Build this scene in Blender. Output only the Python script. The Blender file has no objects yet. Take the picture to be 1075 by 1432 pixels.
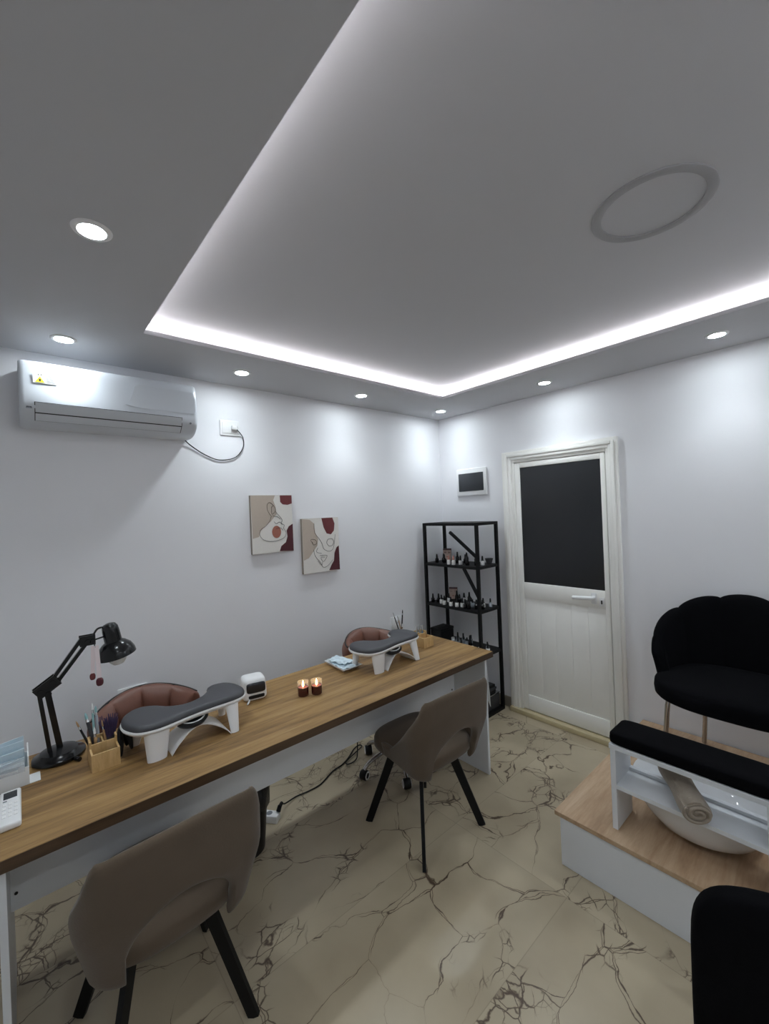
import bpy, bmesh, math, random
from mathutils import Vector, Matrix
R = math.radians
random.seed(4)
SC = bpy.context.scene
COL = SC.collection

# ------------------------------------------------------------------ camera
cam_d = bpy.data.cameras.new('camera')
cam = bpy.data.objects.new('camera', cam_d)
COL.objects.link(cam)
SC.camera = cam
cam_d.sensor_fit = 'HORIZONTAL'
cam_d.sensor_width = 36.0
cam_d.lens = 36.0 * 587.69 / 1075.0
cam_d.clip_start = 0.02
right = Vector((0.65745485, 0.75239614, -0.04065923))
up = Vector((0.0259822, 0.03129132, 0.99917255))
fwd = Vector((-0.75304585, 0.65796725, -0.00102373))
m = Matrix((right, up, -fwd)).transposed().to_4x4()
m.translation = Vector((2.67219, -3.06759, 1.67851))
cam.matrix_world = m

# ------------------------------------------------------------------ world, exposure, lamp power
w = bpy.data.worlds.new('world')
SC.world = w
w.use_nodes = True
w.node_tree.nodes['Background'].inputs[0].default_value = (0.6, 0.7, 0.9, 1)
w.node_tree.nodes['Background'].inputs[1].default_value = 0.02
SC.view_settings.view_transform = 'Standard'
SC.view_settings.look = 'None'
SC.view_settings.exposure = 0.14
SC.view_settings.gamma = 1.0
SC.view_settings.use_curve_mapping = False
SC.cycles.diffuse_bounces = 6
SC.cycles.max_bounces = 12
DOWNLIGHT = 142.0          # glow of the lens itself
SPOT = 17.0               # watts of the lamp in each downlight
DOWNLIGHT_COL = (0.86, 0.95, 1.0)
STRIP = 20.0
STRIP_COL = (1.0, 0.97, 0.99)

# ------------------------------------------------------------------ materials
def lin(r, g, b):
    f = lambda c: c / 12.92 if c <= 0.04045 else ((c + 0.055) / 1.055) ** 2.4
    return (f(r / 255), f(g / 255), f(b / 255), 1)

class NT:
    def __init__(s, name):
        s.m = bpy.data.materials.new(name)
        s.m.use_nodes = True
        s.nt = s.m.node_tree
        s.p = s.nt.nodes['Principled BSDF']
    def n(s, t, **kw):
        nd = s.nt.nodes.new(t)
        for k, v in kw.items():
            if k.startswith('i_'):
                nd.inputs[k[2:].replace('_', ' ')].default_value = v
            else:
                setattr(nd, k, v)
        return nd
    def l(s, a, b):
        s.nt.links.new(a, b)
    def math(s, op, a, b=None, c=None, clamp=False):
        nd = s.n('ShaderNodeMath', operation=op)
        nd.use_clamp = clamp
        for i, v in enumerate((a, b, c)):
            if v is None: continue
            if isinstance(v, (int, float)): nd.inputs[i].default_value = v
            else: s.l(v, nd.inputs[i])
        return nd.outputs[0]
    def vmath(s, op, a, b=None, scale=None):
        nd = s.n('ShaderNodeVectorMath', operation=op)
        for i, v in enumerate((a, b)):
            if v is None: continue
            if isinstance(v, tuple): nd.inputs[i].default_value = v
            else: s.l(v, nd.inputs[i])
        if scale is not None: nd.inputs['Scale'].default_value = scale
        return nd.outputs[0]
    def ramp(s, fac, stops):
        nd = s.n('ShaderNodeValToRGB')
        while len(nd.color_ramp.elements) < len(stops): nd.color_ramp.elements.new(0.5)
        for e, (p, c) in zip(nd.color_ramp.elements, stops):
            e.position = p
            e.color = c if len(c) == 4 else (*c, 1)
        s.l(fac, nd.inputs[0])
        return nd.outputs[0]
    def smooth(s, v, a, b):
        nd = s.n('ShaderNodeMapRange', interpolation_type='SMOOTHSTEP')
        s.l(v, nd.inputs['Value'])
        nd.inputs['From Min'].default_value = a
        nd.inputs['From Max'].default_value = b
        return nd.outputs[0]
    def mix(s, f, a, b):
        nd = s.n('ShaderNodeMix', data_type='RGBA')
        if isinstance(f, (int, float)): nd.inputs[0].default_value = f
        else: s.l(f, nd.inputs[0])
        for i, v in ((6, a), (7, b)):
            if isinstance(v, tuple): nd.inputs[i].default_value = v
            else: s.l(v, nd.inputs[i])
        return nd.outputs[2]
    def bump(s, h, strength, dist=0.002):
        b = s.n('ShaderNodeBump')
        b.inputs['Strength'].default_value = strength
        b.inputs['Distance'].default_value = dist
        s.l(h, b.inputs['Height'])
        s.l(b.outputs[0], s.p.inputs['Normal'])

def plain(name, col, rough=0.5, metal=0.0, var=0.06, scale=12.0, bump=0.0, bscale=200.0, spec=0.5, sheen=0.0, coat=0.0, alpha=None, trans=0.0):
    t = NT(name)
    co = t.n('ShaderNodeTexCoord').outputs['Object']
    nz = t.n('ShaderNodeTexNoise', i_Scale=scale, i_Detail=4.0)
    t.l(co, nz.inputs['Vector'])
    a = tuple(max(0, c * (1 - var)) for c in col[:3]) + (1,)
    b = tuple(min(1, c * (1 + var)) for c in col[:3]) + (1,)
    t.l(t.mix(nz.outputs['Fac'], a, b), t.p.inputs['Base Color'])
    t.p.inputs['Roughness'].default_value = rough
    t.p.inputs['Metallic'].default_value = metal
    t.p.inputs['Specular IOR Level'].default_value = spec
    t.p.inputs['Sheen Weight'].default_value = sheen
    t.p.inputs['Coat Weight'].default_value = coat
    t.p.inputs['Transmission Weight'].default_value = trans
    if alpha is not None: t.p.inputs['Alpha'].default_value = alpha
    if bump:
        nb = t.n('ShaderNodeTexNoise', i_Scale=bscale, i_Detail=3.0)
        t.l(co, nb.inputs['Vector'])
        t.bump(nb.outputs['Fac'], bump)
    return t.m

def wood(name, stops, sx, sy, sz, rough=0.45):
    t = NT(name)
    co = t.n('ShaderNodeTexCoord').outputs['Object']
    mp = t.n('ShaderNodeMapping')
    mp.inputs['Scale'].default_value = (sx, sy, sz)
    t.l(co, mp.inputs['Vector'])
    n1 = t.n('ShaderNodeTexNoise', i_Scale=1.0, i_Detail=8.0, i_Roughness=0.62, i_Distortion=0.6)
    t.l(mp.outputs[0], n1.inputs['Vector'])
    n2 = t.n('ShaderNodeTexNoise', i_Scale=6.0, i_Detail=5.0, i_Roughness=0.7)
    t.l(mp.outputs[0], n2.inputs['Vector'])
    f = t.math('ADD', t.math('MULTIPLY', n1.outputs['Fac'], 0.72), t.math('MULTIPLY', n2.outputs['Fac'], 0.28))
    t.l(t.ramp(f, stops), t.p.inputs['Base Color'])
    t.p.inputs['Roughness'].default_value = rough
    t.bump(f, 0.12, 0.001)
    return t.m

def marble(name):
    t = NT(name)
    co = t.n('ShaderNodeTexCoord').outputs['Object']
    sep = t.n('ShaderNodeSeparateXYZ'); t.l(co, sep.inputs[0])
    tx = t.math('DIVIDE', t.math('SUBTRACT', sep.outputs[0], 1.79), 0.6)
    ty = t.math('DIVIDE', t.math('ADD', sep.outputs[1], 1.355), 1.2)
    cmb = t.n('ShaderNodeCombineXYZ')
    t.l(t.math('FLOOR', tx), cmb.inputs[0]); t.l(t.math('FLOOR', ty), cmb.inputs[1])
    wn = t.n('ShaderNodeTexWhiteNoise', noise_dimensions='2D'); t.l(cmb.outputs[0], wn.inputs['Vector'])
    P = t.vmath('ADD', co, t.vmath('SCALE', wn.outputs['Color'], scale=9.0))
    def warp(sc, amt, det=2.0):
        nz = t.n('ShaderNodeTexNoise', i_Scale=sc, i_Detail=det); t.l(P, nz.inputs['Vector'])
        return t.vmath('SCALE', t.vmath('SUBTRACT', nz.outputs['Color'], (0.5, 0.5, 0.5)), scale=amt)
    W = t.vmath('ADD', P, t.vmath('ADD', warp(1.6, 0.50), warp(7.0, 0.07, 5.0)))
    st = t.n('ShaderNodeMapping'); st.inputs['Rotation'].default_value = (0, 0, R(18)); st.inputs['Scale'].default_value = (1.25, 0.8, 1)
    t.l(W, st.inputs['Vector']); W = st.outputs[0]
    W2 = t.vmath('ADD', W, warp(4.0, 0.10, 3.0))
    def edge(sc, w_=None):
        v = t.n('ShaderNodeTexVoronoi', feature='DISTANCE_TO_EDGE', i_Scale=sc); t.l(w_ or W, v.inputs['Vector'])
        return v.outputs['Distance']
    def mask(sc, a, b, off):
        nz = t.n('ShaderNodeTexNoise', i_Scale=sc, i_Detail=3.0)
        t.l(t.vmath('ADD', P, (off, off * .7, off * .3)), nz.inputs['Vector'])
        return t.smooth(nz.outputs['Fac'], a, b)
    def line(e, wd):
        return t.math('SUBTRACT', 1.0, t.math('DIVIDE', e, wd), clamp=True)
    e1 = edge(3.0); e1b = edge(3.0, W2); e2 = edge(11.0, W2); e3 = edge(24.0)
    wid = t.math('MULTIPLY_ADD', mask(9.0, 0.46, 0.74, 3.0), 0.024, 0.0040)
    l1 = t.math('MULTIPLY', line(e1, wid), t.math('MULTIPLY_ADD', mask(2.0, 0.38, 0.50, 7.0), 0.75, 0.25))
    l1b = t.math('MULTIPLY', line(e1b, 0.0085), t.math('MULTIPLY', mask(2.0, 0.44, 0.54, 7.0), 0.8))
    band = t.math('SUBTRACT', 1.0, t.smooth(e1, 0.03, 0.17))
    cl = t.math('MULTIPLY', band, mask(2.4, 0.47, 0.55, 11.0))
    l2 = t.math('MULTIPLY', line(e2, 0.045), cl)
    l3 = t.math('MULTIPLY', line(e3, 0.055), t.math('MULTIPLY', cl, mask(5.0, 0.48, 0.58, 2.0)))
    vein = t.math('MAXIMUM', t.math('MAXIMUM', l1, l1b), t.math('MAXIMUM', t.math('MULTIPLY', l2, 0.9), t.math('MULTIPLY', l3, 0.8)), clamp=True)
    cloud = t.n('ShaderNodeTexNoise', i_Scale=2.4, i_Detail=5.0); t.l(P, cloud.inputs['Vector'])
    base = t.ramp(cloud.outputs['Fac'], [(0.3, lin(167, 153, 129)), (0.7, lin(186, 173, 148))])
    col = t.mix(t.math('MULTIPLY', t.smooth(vein, 0.05, 0.8), 0.90), base, lin(66, 45, 33))
    fx = t.math('ABSOLUTE', t.math('SUBTRACT', t.math('FRACT', t.math('ADD', tx, 0.5)), 0.5))
    fy = t.math('ABSOLUTE', t.math('SUBTRACT', t.math('FRACT', t.math('ADD', ty, 0.5)), 0.5))
    gx = t.math('LESS_THAN', fx, 0.0025); gy = t.math('LESS_THAN', fy, 0.00125)
    g = t.math('MULTIPLY', t.math('MAXIMUM', gx, gy), 0.35)
    col = t.mix(g, col, lin(110, 98, 82))
    t.l(col, t.p.inputs['Base Color'])
    t.p.inputs['Roughness'].default_value = 0.28
    return t.m

def emit(name, col, strength):
    t = NT(name)
    t.p.inputs['Base Color'].default_value = (*col, 1)
    t.p.inputs['Emission Color'].default_value = (*col, 1)
    t.p.inputs['Emission Strength'].default_value = strength
    return t.m

M = {}
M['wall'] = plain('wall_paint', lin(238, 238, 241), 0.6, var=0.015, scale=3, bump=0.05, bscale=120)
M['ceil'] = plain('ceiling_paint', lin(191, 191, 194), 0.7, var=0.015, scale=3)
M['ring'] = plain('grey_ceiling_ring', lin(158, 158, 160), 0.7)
M['white'] = plain('white_laminate', lin(225, 228, 232), 0.35, var=0.02)
M['whitepl'] = plain('white_plastic', lin(236, 236, 236), 0.3, var=0.02)
M['acwhite'] = plain('glossy_white_plastic', lin(206, 210, 216), 0.28, var=0.01, coat=0.1)
M['doorwhite'] = plain('white_door_lacquer', lin(246, 245, 240), 0.35, var=0.02)
M['tile_skirt'] = plain('grey_skirting_tile', lin(150, 142, 130), 0.4, var=0.1, scale=20)
M['sill'] = plain('beige_marble_sill', lin(200, 186, 150), 0.35, var=0.12, scale=18)
M['floor'] = marble('veined_marble_tile')
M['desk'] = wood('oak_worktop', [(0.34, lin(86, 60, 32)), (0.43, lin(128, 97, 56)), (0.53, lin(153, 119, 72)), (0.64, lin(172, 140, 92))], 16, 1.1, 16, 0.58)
M['deskedge'] = wood('oak_edge_darker', [(0.34, lin(56, 40, 28)), (0.64, lin(92, 70, 50))], 16, 1.1, 16)
M['deck'] = wood('light_oak_deck', [(0.30, lin(146, 116, 90)), (0.47, lin(178, 148, 118)), (0.6, lin(196, 168, 138)), (0.74, lin(210, 186, 158))], 14, 1.7, 14)
M['bamboo'] = wood('bamboo_wood', [(0.3, lin(188, 150, 96)), (0.7, lin(222, 190, 138))], 10, 60, 10)
M['black_metal'] = plain('black_metal', (0.004, 0.004, 0.005), 0.5, var=0.2, spec=0.25)
M['black_board'] = plain('black_shelf_board', (0.009, 0.009, 0.010), 0.55, var=0.3, scale=40, spec=0.25)
M['black_gloss'] = plain('glossy_black_lamp', (0.004, 0.004, 0.005), 0.2, var=0.2)
M['black_vel'] = plain('black_velvet', (0.0020, 0.0020, 0.003), 0.95, var=0.35, scale=30, bump=0.3, bscale=260, spec=0.1)
M['black_pl'] = plain('black_plastic', (0.006, 0.006, 0.007), 0.35, var=0.2, spec=0.35)
M['bag'] = plain('black_bin_bag', (0.02, 0.02, 0.024), 0.25, var=0.3, bump=0.6, bscale=40)
M['taupe'] = plain('taupe_suede', lin(94, 81, 68), 0.9, var=0.14, scale=9, bump=0.25, bscale=180, spec=0.15, sheen=0.2)
M['brown'] = plain('brown_leather', lin(112, 72, 58), 0.42, var=0.15, scale=18, bump=0.2, bscale=120)
M['chrome'] = plain('chrome', (0.55, 0.54, 0.54), 0.18, 1.0, var=0.02)
M['pad'] = plain('charcoal_leatherette', lin(66, 66, 70), 0.5, var=0.1, bump=0.15, bscale=250)
M['ceramic'] = plain('white_ceramic', lin(232, 234, 236), 0.08, var=0.01, coat=0.5)
M['towel'] = plain('taupe_towel', lin(158, 146, 132), 0.95, var=0.12, scale=40, bump=0.9, bscale=220, spec=0.1, sheen=0.3)
M['mask'] = plain('blue_mask_fabric', lin(212, 229, 238), 0.85, var=0.06, bump=0.3, bscale=90)
M['paper'] = plain('white_paper', lin(228, 230, 230), 0.8, var=0.03)
M['pinkpaper'] = plain('pinkish_white_plastic', lin(240, 226, 228), 0.4)
M['film'] = plain('clear_wrap', lin(230, 234, 238), 0.15, var=0.05, alpha=0.3)
M['greybox'] = plain('dark_grey_mesh', (0.045, 0.045, 0.05), 0.6, var=0.3, scale=60, bump=0.5, bscale=150)
M['screen'] = plain('dark_screen', (0.03, 0.034, 0.04), 0.25, var=0.1)
M['tint'] = plain('tinted_window', (0.02, 0.02, 0.024), 0.12, var=0.1)
M['bulb'] = plain('frosted_bulb', lin(225, 225, 222), 0.3, var=0.02)
M['maroon'] = plain('maroon_print', lin(112, 52, 54), 0.7, var=0.08, scale=40)
M['wine'] = plain('wine_print', lin(82, 32, 40), 0.7, var=0.08, scale=40)
M['terra'] = plain('terracotta_print', lin(164, 102, 86), 0.7, var=0.08, scale=40)
M['beige'] = plain('beige_print', lin(190, 176, 162), 0.8, var=0.04, scale=60)
M['cream'] = plain('cream_canvas', lin(228, 224, 218), 0.8, var=0.03, scale=60, bump=0.15, bscale=400)
M['ink'] = plain('black_ink', (0.02, 0.02, 0.022), 0.7)
M['canvas_side'] = plain('taupe_canvas_side', lin(150, 140, 130), 0.8)
M['yellow'] = plain('yellow_sticker', lin(236, 210, 40), 0.5)
M['greyprint'] = plain('grey_print', lin(120, 124, 130), 0.6)
M['label'] = plain('white_label', lin(244, 243, 242), 0.6)
M['dbottle'] = plain('dark_bottle_glass', (0.006, 0.005, 0.006), 0.15, var=0.2)
M['rosebottle'] = plain('pale_rose_cap', lin(188, 132, 120), 0.4)
M['cbottle'] = plain('clear_bottle_glass', lin(214, 222, 230), 0.08, var=0.02, trans=0.6)
M['skin'] = plain('portrait_print', lin(200, 176, 164), 0.5, var=0.2, scale=30)
M['eyeprint'] = plain('dark_eye_print', lin(84, 56, 60), 0.5)
M['purple'] = plain('purple_bristle', lin(58, 44, 80), 0.7, var=0.3, scale=80)
M['blueliq'] = plain('blue_tint_plastic', lin(110, 150, 190), 0.2, alpha=0.8)
M['silver'] = plain('silver_ferrule', (0.6, 0.6, 0.6), 0.25, 1.0)
M['brushwood'] = plain('pale_brush_handle', lin(176, 140, 100), 0.5)
M['teal'] = plain('pale_teal_handle', lin(150, 190, 192), 0.4)
M['redglass'] = plain('dark_red_candle_glass', lin(62, 16, 18), 0.08, var=0.1, coat=0.5, alpha=0.96)
M['clearglass'] = plain('clear_glass', lin(230, 230, 226), 0.05, alpha=0.22)
M['wax'] = plain('red_wax', lin(160, 52, 34), 0.4)
M['flame'] = emit('candle_flame', (1.0, 0.66, 0.28), 14.0)
M['lens'] = emit('downlight_lens', DOWNLIGHT_COL, DOWNLIGHT)
M['strip'] = emit('led_strip_light', STRIP_COL, STRIP)

def door_glass():
    t = NT('dark_frosted_glass')
    co = t.n('ShaderNodeTexCoord').outputs['Object']
    mp = t.n('ShaderNodeMapping'); mp.inputs['Scale'].default_value = (7, 7, 60)
    t.l(co, mp.inputs['Vector'])
    nz = t.n('ShaderNodeTexNoise', i_Scale=1.0, i_Detail=4.0); t.l(mp.outputs[0], nz.inputs['Vector'])
    t.p.inputs['Base Color'].default_value = lin(38, 40, 43)
    t.p.inputs['Roughness'].default_value = 0.22
    t.bump(nz.outputs['Fac'], 0.12, 0.004)
    return t.m
M['doorglass'] = door_glass()

# ------------------------------------------------------------------ mesh builder
class MB:
    def __init__(s):
        s.bm = bmesh.new(); s.mats = []; s.cur = 0
    def mat(s, key):
        if key not in s.mats: s.mats.append(key)
        s.cur = s.mats.index(key); return s
    def face(s, vs):
        try:
            f = s.bm.faces.new(vs); f.material_index = s.cur; return f
        except ValueError:
            return None
    def box(s, a, b, bevel=0.0, seg=2, mtx=None):
        a, b = Vector(a), Vector(b)
        v = [s.bm.verts.new((x, y, z)) for x in (a.x, b.x) for y in (a.y, b.y) for z in (a.z, b.z)]
        fs = [s.face([v[i] for i in q]) for q in ((0, 1, 3, 2), (4, 6, 7, 5), (0, 4, 5, 1), (2, 3, 7, 6), (0, 2, 6, 4), (1, 5, 7, 3))]
        geo = v
        if bevel > 0:
            es = list({e for f in fs for e in f.edges})
            r = bmesh.ops.bevel(s.bm, geom=es, offset=bevel, segments=seg, affect='EDGES', profile=0.5)
            for f in r['faces']: f.material_index = s.cur
            geo = list({x for f in r['faces'] for x in f.verts} | {x for f in fs if f.is_valid for x in f.verts})
        if mtx is not None: bmesh.ops.transform(s.bm, matrix=mtx, verts=geo)
        return s
    def loft(s, rings, cap0=True, cap1=True, closed=True):
        vr = [[s.bm.verts.new(p) for p in r] for r in rings]
        n = len(vr[0])
        for a, b in zip(vr, vr[1:]):
            for i in range(n if closed else n - 1):
                j = (i + 1) % n
                s.face([a[i], a[j], b[j], b[i]])
        if cap0: s.face(list(reversed(vr[0])))
        if cap1: s.face(vr[-1])
        return s
    def lathe(s, prof, c=(0, 0, 0), seg=24, cap0=True, cap1=True, sx=1.0, sy=1.0, mtx=None):
        rings = []
        for r, z in prof:
            ring = []
            for i in range(seg):
                t = 2 * math.pi * i / seg
                p = Vector((c[0] + r * sx * math.cos(t), c[1] + r * sy * math.sin(t), c[2] + z))
                ring.append(mtx @ p if mtx else p)
            rings.append(ring)
        return s.loft(rings, cap0, cap1)
    def tube(s, pts, r, seg=8, cap=True, closed=False):
        pts = [Vector(p) for p in pts]
        rs = r if isinstance(r, (list, tuple)) else [r] * len(pts)
        rings = []; prev = None
        for i, p in enumerate(pts):
            if closed: d = pts[(i + 1) % len(pts)] - pts[i - 1]
            else: d = pts[min(i + 1, len(pts) - 1)] - pts[max(i - 1, 0)]
            d.normalize()
            if prev is None:
                a = Vector((0, 0, 1)) if abs(d.z) < 0.9 else Vector((1, 0, 0))
                u = d.cross(a).normalized()
            else:
                u = (prev - d * prev.dot(d)).normalized()
            prev = u; v = d.cross(u)
            rings.append([p + (u * math.cos(2 * math.pi * k / seg) + v * math.sin(2 * math.pi * k / seg)) * rs[i] for k in range(seg)])
        if closed: rings.append(rings[0]); return s.loft(rings, False, False)
        return s.loft(rings, cap, cap)
    def bar(s, p0, p1, w, h, w1=None, h1=None, side=None):
        p0, p1 = Vector(p0), Vector(p1)
        d = (p1 - p0).normalized()
        a = Vector(side) if side is not None else (Vector((0, 0, 1)) if abs(d.z) < 0.9 else Vector((1, 0, 0)))
        u = (a - d * a.dot(d)).normalized(); v = d.cross(u)
        w1 = w if w1 is None else w1; h1 = h if h1 is None else h1
        ring = lambda p, W, H: [p + u * (W / 2 * i) + v * (H / 2 * j) for i, j in ((1, 1), (-1, 1), (-1, -1), (1, -1))]
        return s.loft([ring(p0, w, h), ring(p1, w1, h1)])
    def superbox(s, c, h, e1=0.35, e2=0.35, nu=28, nv=14, mtx=None, fn=None):
        sg = lambda v, e: math.copysign(abs(v) ** e, v)
        rings = []
        for j in range(1, nv):
            ph = -math.pi / 2 + math.pi * j / nv
            ring = []
            for i in range(nu):
                t = 2 * math.pi * i / nu
                p = Vector((c[0] + h[0] * sg(math.cos(ph), e1) * sg(math.cos(t), e2), c[1] + h[1] * sg(math.cos(ph), e1) * sg(math.sin(t), e2), c[2] + h[2] * sg(math.sin(ph), e1)))
                if fn: p = fn(p)
                ring.append(mtx @ p if mtx else p)
            rings.append(ring)
        return s.loft(rings)
    def prism(s, poly, z0, z1):
        return s.loft([[Vector((x, y, z0)) for x, y in poly], [Vector((x, y, z1)) for x, y in poly]])
    def shell(s, ths, mid, nrm, th, nt=14, edge=0.12):
        ts = [0.5 - 0.5 * math.cos(math.pi * k / nt) for k in range(nt + 1)]
        rings = []
        for q, a in enumerate(ths):
            ed = min(q, len(ths) - 1 - q)
            es = math.sqrt(1 - (1 - min(1, (ed + 0.15) / 2.5)) ** 2)
            out, inn = [], []
            for t in ts:
                f = math.sqrt(max(0, 1 - (1 - min(1, t / edge)) ** 2)) * math.sqrt(max(0, 1 - (1 - min(1, (1 - t) / edge)) ** 2))
                f = max(f, 0.06) * es
                T = th(a, t) if callable(th) else th
                p = Vector(mid(a, t)); n = Vector(nrm(a, t))
                out.append(p + n * (T / 2 * f)); inn.append(p - n * (T / 2 * f))
            rings.append(out + inn[::-1])
        return s.loft(rings)
    def build(s, name, parent=None, smooth=35, mats=None, loc=(0, 0, 0)):
        me = bpy.data.meshes.new(name)
        bmesh.ops.recalc_face_normals(s.bm, faces=s.bm.faces)
        s.bm.to_mesh(me); s.bm.free()
        for k in (mats or s.mats): me.materials.append(M[k])
        if smooth:
            me.polygons.foreach_set('use_smooth', [True] * len(me.polygons))
            me.set_sharp_from_angle(angle=R(smooth))
        o = bpy.data.objects.new(name, me)
        COL.objects.link(o)
        o.location = loc
        if parent: o.parent = parent
        return o

def mb(key): return MB().mat(key)

def thing(name, label, cat, loc=(0, 0, 0), rz=0, group=None):
    o = bpy.data.objects.new(name, None); COL.objects.link(o)
    o.empty_display_size = 0.1
    o.location = loc; o.rotation_euler = (0, 0, rz)
    o['label'] = label; o['category'] = cat
    if group: o['group'] = group
    return o
def tag(o, label, cat, group=None):
    o['label'] = label; o['category'] = cat
    if group: o['group'] = group
    return o
def struct(o): o['kind'] = 'structure'; return o
def dup(root, loc, rz, label, group=None):
    r = root.copy(); COL.objects.link(r); r.location = loc; r.rotation_euler = (0, 0, rz); r['label'] = label
    if group: r['group'] = group
    for ch in list(root.children):
        c = ch.copy(); COL.objects.link(c); c.parent = r
        for g in ch.children:
            d = g.copy(); COL.objects.link(d); d.parent = c
    return r
def catmull(P, n=6, closed=True):
    out = []; N = len(P)
    P = [Vector(p) for p in P]
    for i in range(N if closed else N - 1):
        g = lambda k: P[k % N] if closed else P[max(0, min(N - 1, k))]
        a, b, c, d = g(i - 1), g(i), g(i + 1), g(i + 2)
        for k in range(n):
            t = k / n
            out.append(0.5 * ((2 * b) + (c - a) * t + (2 * a - 5 * b + 4 * c - d) * t * t + (3 * b - a - 3 * c + d) * t ** 3))
    if not closed: out.append(P[-1])
    return out
def inset(P, d):
    N = len(P); out = []
    area = sum(P[i][0] * P[(i + 1) % N][1] - P[(i + 1) % N][0] * P[i][1] for i in range(N))
    sgn = 1 if area > 0 else -1
    for i in range(N):
        t = (P[(i + 1) % N] - P[i - 1]); t = Vector((t.x, t.y)).normalized()
        out.append(Vector((P[i].x - t.y * d * sgn, P[i].y + t.x * d * sgn)))
    return out

# ------------------------------------------------------------------ room shell
H = 2.531
X1, Y0 = 3.6, -3.9
UP = H + 0.085
LX0, LX1, LY0, LY1 = 0.538, 3.06, -2.612, -0.56     # lip of the cove
struct(mb('floor').box((-0.1, Y0 - 0.1, -0.08), (X1 + 0.1, 0.1, 0)).build('floor', smooth=0))
struct(mb('wall').box((-0.12, Y0 - 0.12, 0), (0, 0.12, UP + 0.1)).build('wall_left', smooth=0))
struct(mb('wall').box((0, 0, 0), (X1, 0.12, UP + 0.1)).build('wall_back', smooth=0))
struct(mb('wall').box((X1, Y0 - 0.12, 0), (X1 + 0.12, 0.12, UP + 0.1)).build('wall_right', smooth=0))
struct(mb('wall').box((0, Y0 - 0.12, 0), (X1, Y0, UP + 0.1)).build('wall_front', smooth=0))
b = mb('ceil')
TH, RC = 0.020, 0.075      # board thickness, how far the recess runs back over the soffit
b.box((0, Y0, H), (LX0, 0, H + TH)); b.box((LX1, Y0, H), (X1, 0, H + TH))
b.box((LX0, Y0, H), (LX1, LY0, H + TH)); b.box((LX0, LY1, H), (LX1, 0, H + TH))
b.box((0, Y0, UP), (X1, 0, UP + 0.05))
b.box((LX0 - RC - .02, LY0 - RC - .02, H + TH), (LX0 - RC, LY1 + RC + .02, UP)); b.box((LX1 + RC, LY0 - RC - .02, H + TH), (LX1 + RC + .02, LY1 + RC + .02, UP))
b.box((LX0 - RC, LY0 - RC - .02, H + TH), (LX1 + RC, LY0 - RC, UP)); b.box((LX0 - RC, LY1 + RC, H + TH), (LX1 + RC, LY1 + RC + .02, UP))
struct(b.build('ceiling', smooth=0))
b = mb('strip'); o_, zz = 0.050, H + TH
b.box((LX0 - o_ - .006, LY0 - o_, zz), (LX0 - o_ + .006, LY1 + o_, zz + .005)); b.box((LX1 + o_ - .006, LY0 - o_, zz), (LX1 + o_ + .006, LY1 + o_, zz + .005))
b.box((LX0 - o_, LY0 - o_ - .006, zz), (LX1 + o_, LY0 - o_ + .006, zz + .005)); b.box((LX0 - o_, LY1 + o_ - .006, zz), (LX1 + o_, LY1 + o_ + .006, zz + .005))
tag(b.build('led_strip', smooth=0), 'white LED strip glowing along the ceiling recess edge', 'light strip')
b = mb('ring')
b.lathe([(.172, 0), (.172, -.004), (.168, -.006), (.146, -.006), (.142, -.004), (.142, 0)], (2.246, -1.513, UP), 96, False, False)
struct(b.build('trim_1'))
struct(mb('tile_skirt').box((0, Y0, 0), (.012, 0, .084)).build('baseboard_left', smooth=0))
b = mb('tile_skirt').box((.012, -.012, 0), (.692, 0, .084)); b.box((1.59, -.012, 0), (X1, 0, .084))
struct(b.build('baseboard_back', smooth=0))

# ------------------------------------------------------------------ downlights
def downlight():
    t = thing('downlight', '', 'ceiling light')
    mb('whitepl').lathe([(.036, 0), (.036, -.005), (.044, -.006), (.050, -.003), (.052, 0)], (0, 0, 0), 32, False, False).build('trim_ring', t)
    mb('lens').lathe([(.0365, -.001), (.0365, -.003)], (0, 0, 0), 32).build('lens', t)
    ld = bpy.data.lights.new('lamp', 'SPOT')
    ld.energy = SPOT; ld.color = DOWNLIGHT_COL; ld.spot_size = R(112); ld.spot_blend = 1.0; ld.shadow_soft_size = .06
    lo = bpy.data.objects.new('lamp', ld); COL.objects.link(lo); lo.parent = t; lo.location = (0, 0, -.006)
    return t
DL = [(1.213, -2.878, 'large looking recessed round downlight, alone in the grey ceiling at upper left'),
      (.27, -2.881, 'recessed round downlight just above the air conditioner'),
      (.276, -2.045, 'recessed round downlight above the wall socket right of the air conditioner'),
      (.277, -1.153, 'recessed round downlight above the wall right of the two face paintings'),
      (.264, -.268, 'recessed round downlight in the ceiling corner over the black rack'),
      (1.223, -.276, 'recessed round downlight above the white door'),
      (2.184, -.29, 'recessed round downlight at far right above the black shell armchair'),
      (2.20, -2.88, 'added unseen recessed round downlight on the near ceiling border behind the viewer'),  # this and the rest below are unseen, added to balance the light
      (3.33, -.29, 'added unseen recessed round downlight in the far right ceiling corner'),
      (3.33, -1.15, 'added unseen recessed round downlight, second from the back along the right ceiling border'),
      (3.33, -2.05, 'added unseen recessed round downlight, third from the back along the right ceiling border'),
      (3.33, -2.88, 'added unseen recessed round downlight, last along the right ceiling border')]
d0 = downlight()
for i, (x, y, lb) in enumerate(DL):
    if i == 0: d0.location = (x, y, H); d0['label'] = lb; d0['group'] = 'recessed ceiling downlights'
    else: dup(d0, (x, y, H), 0, lb)

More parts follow.
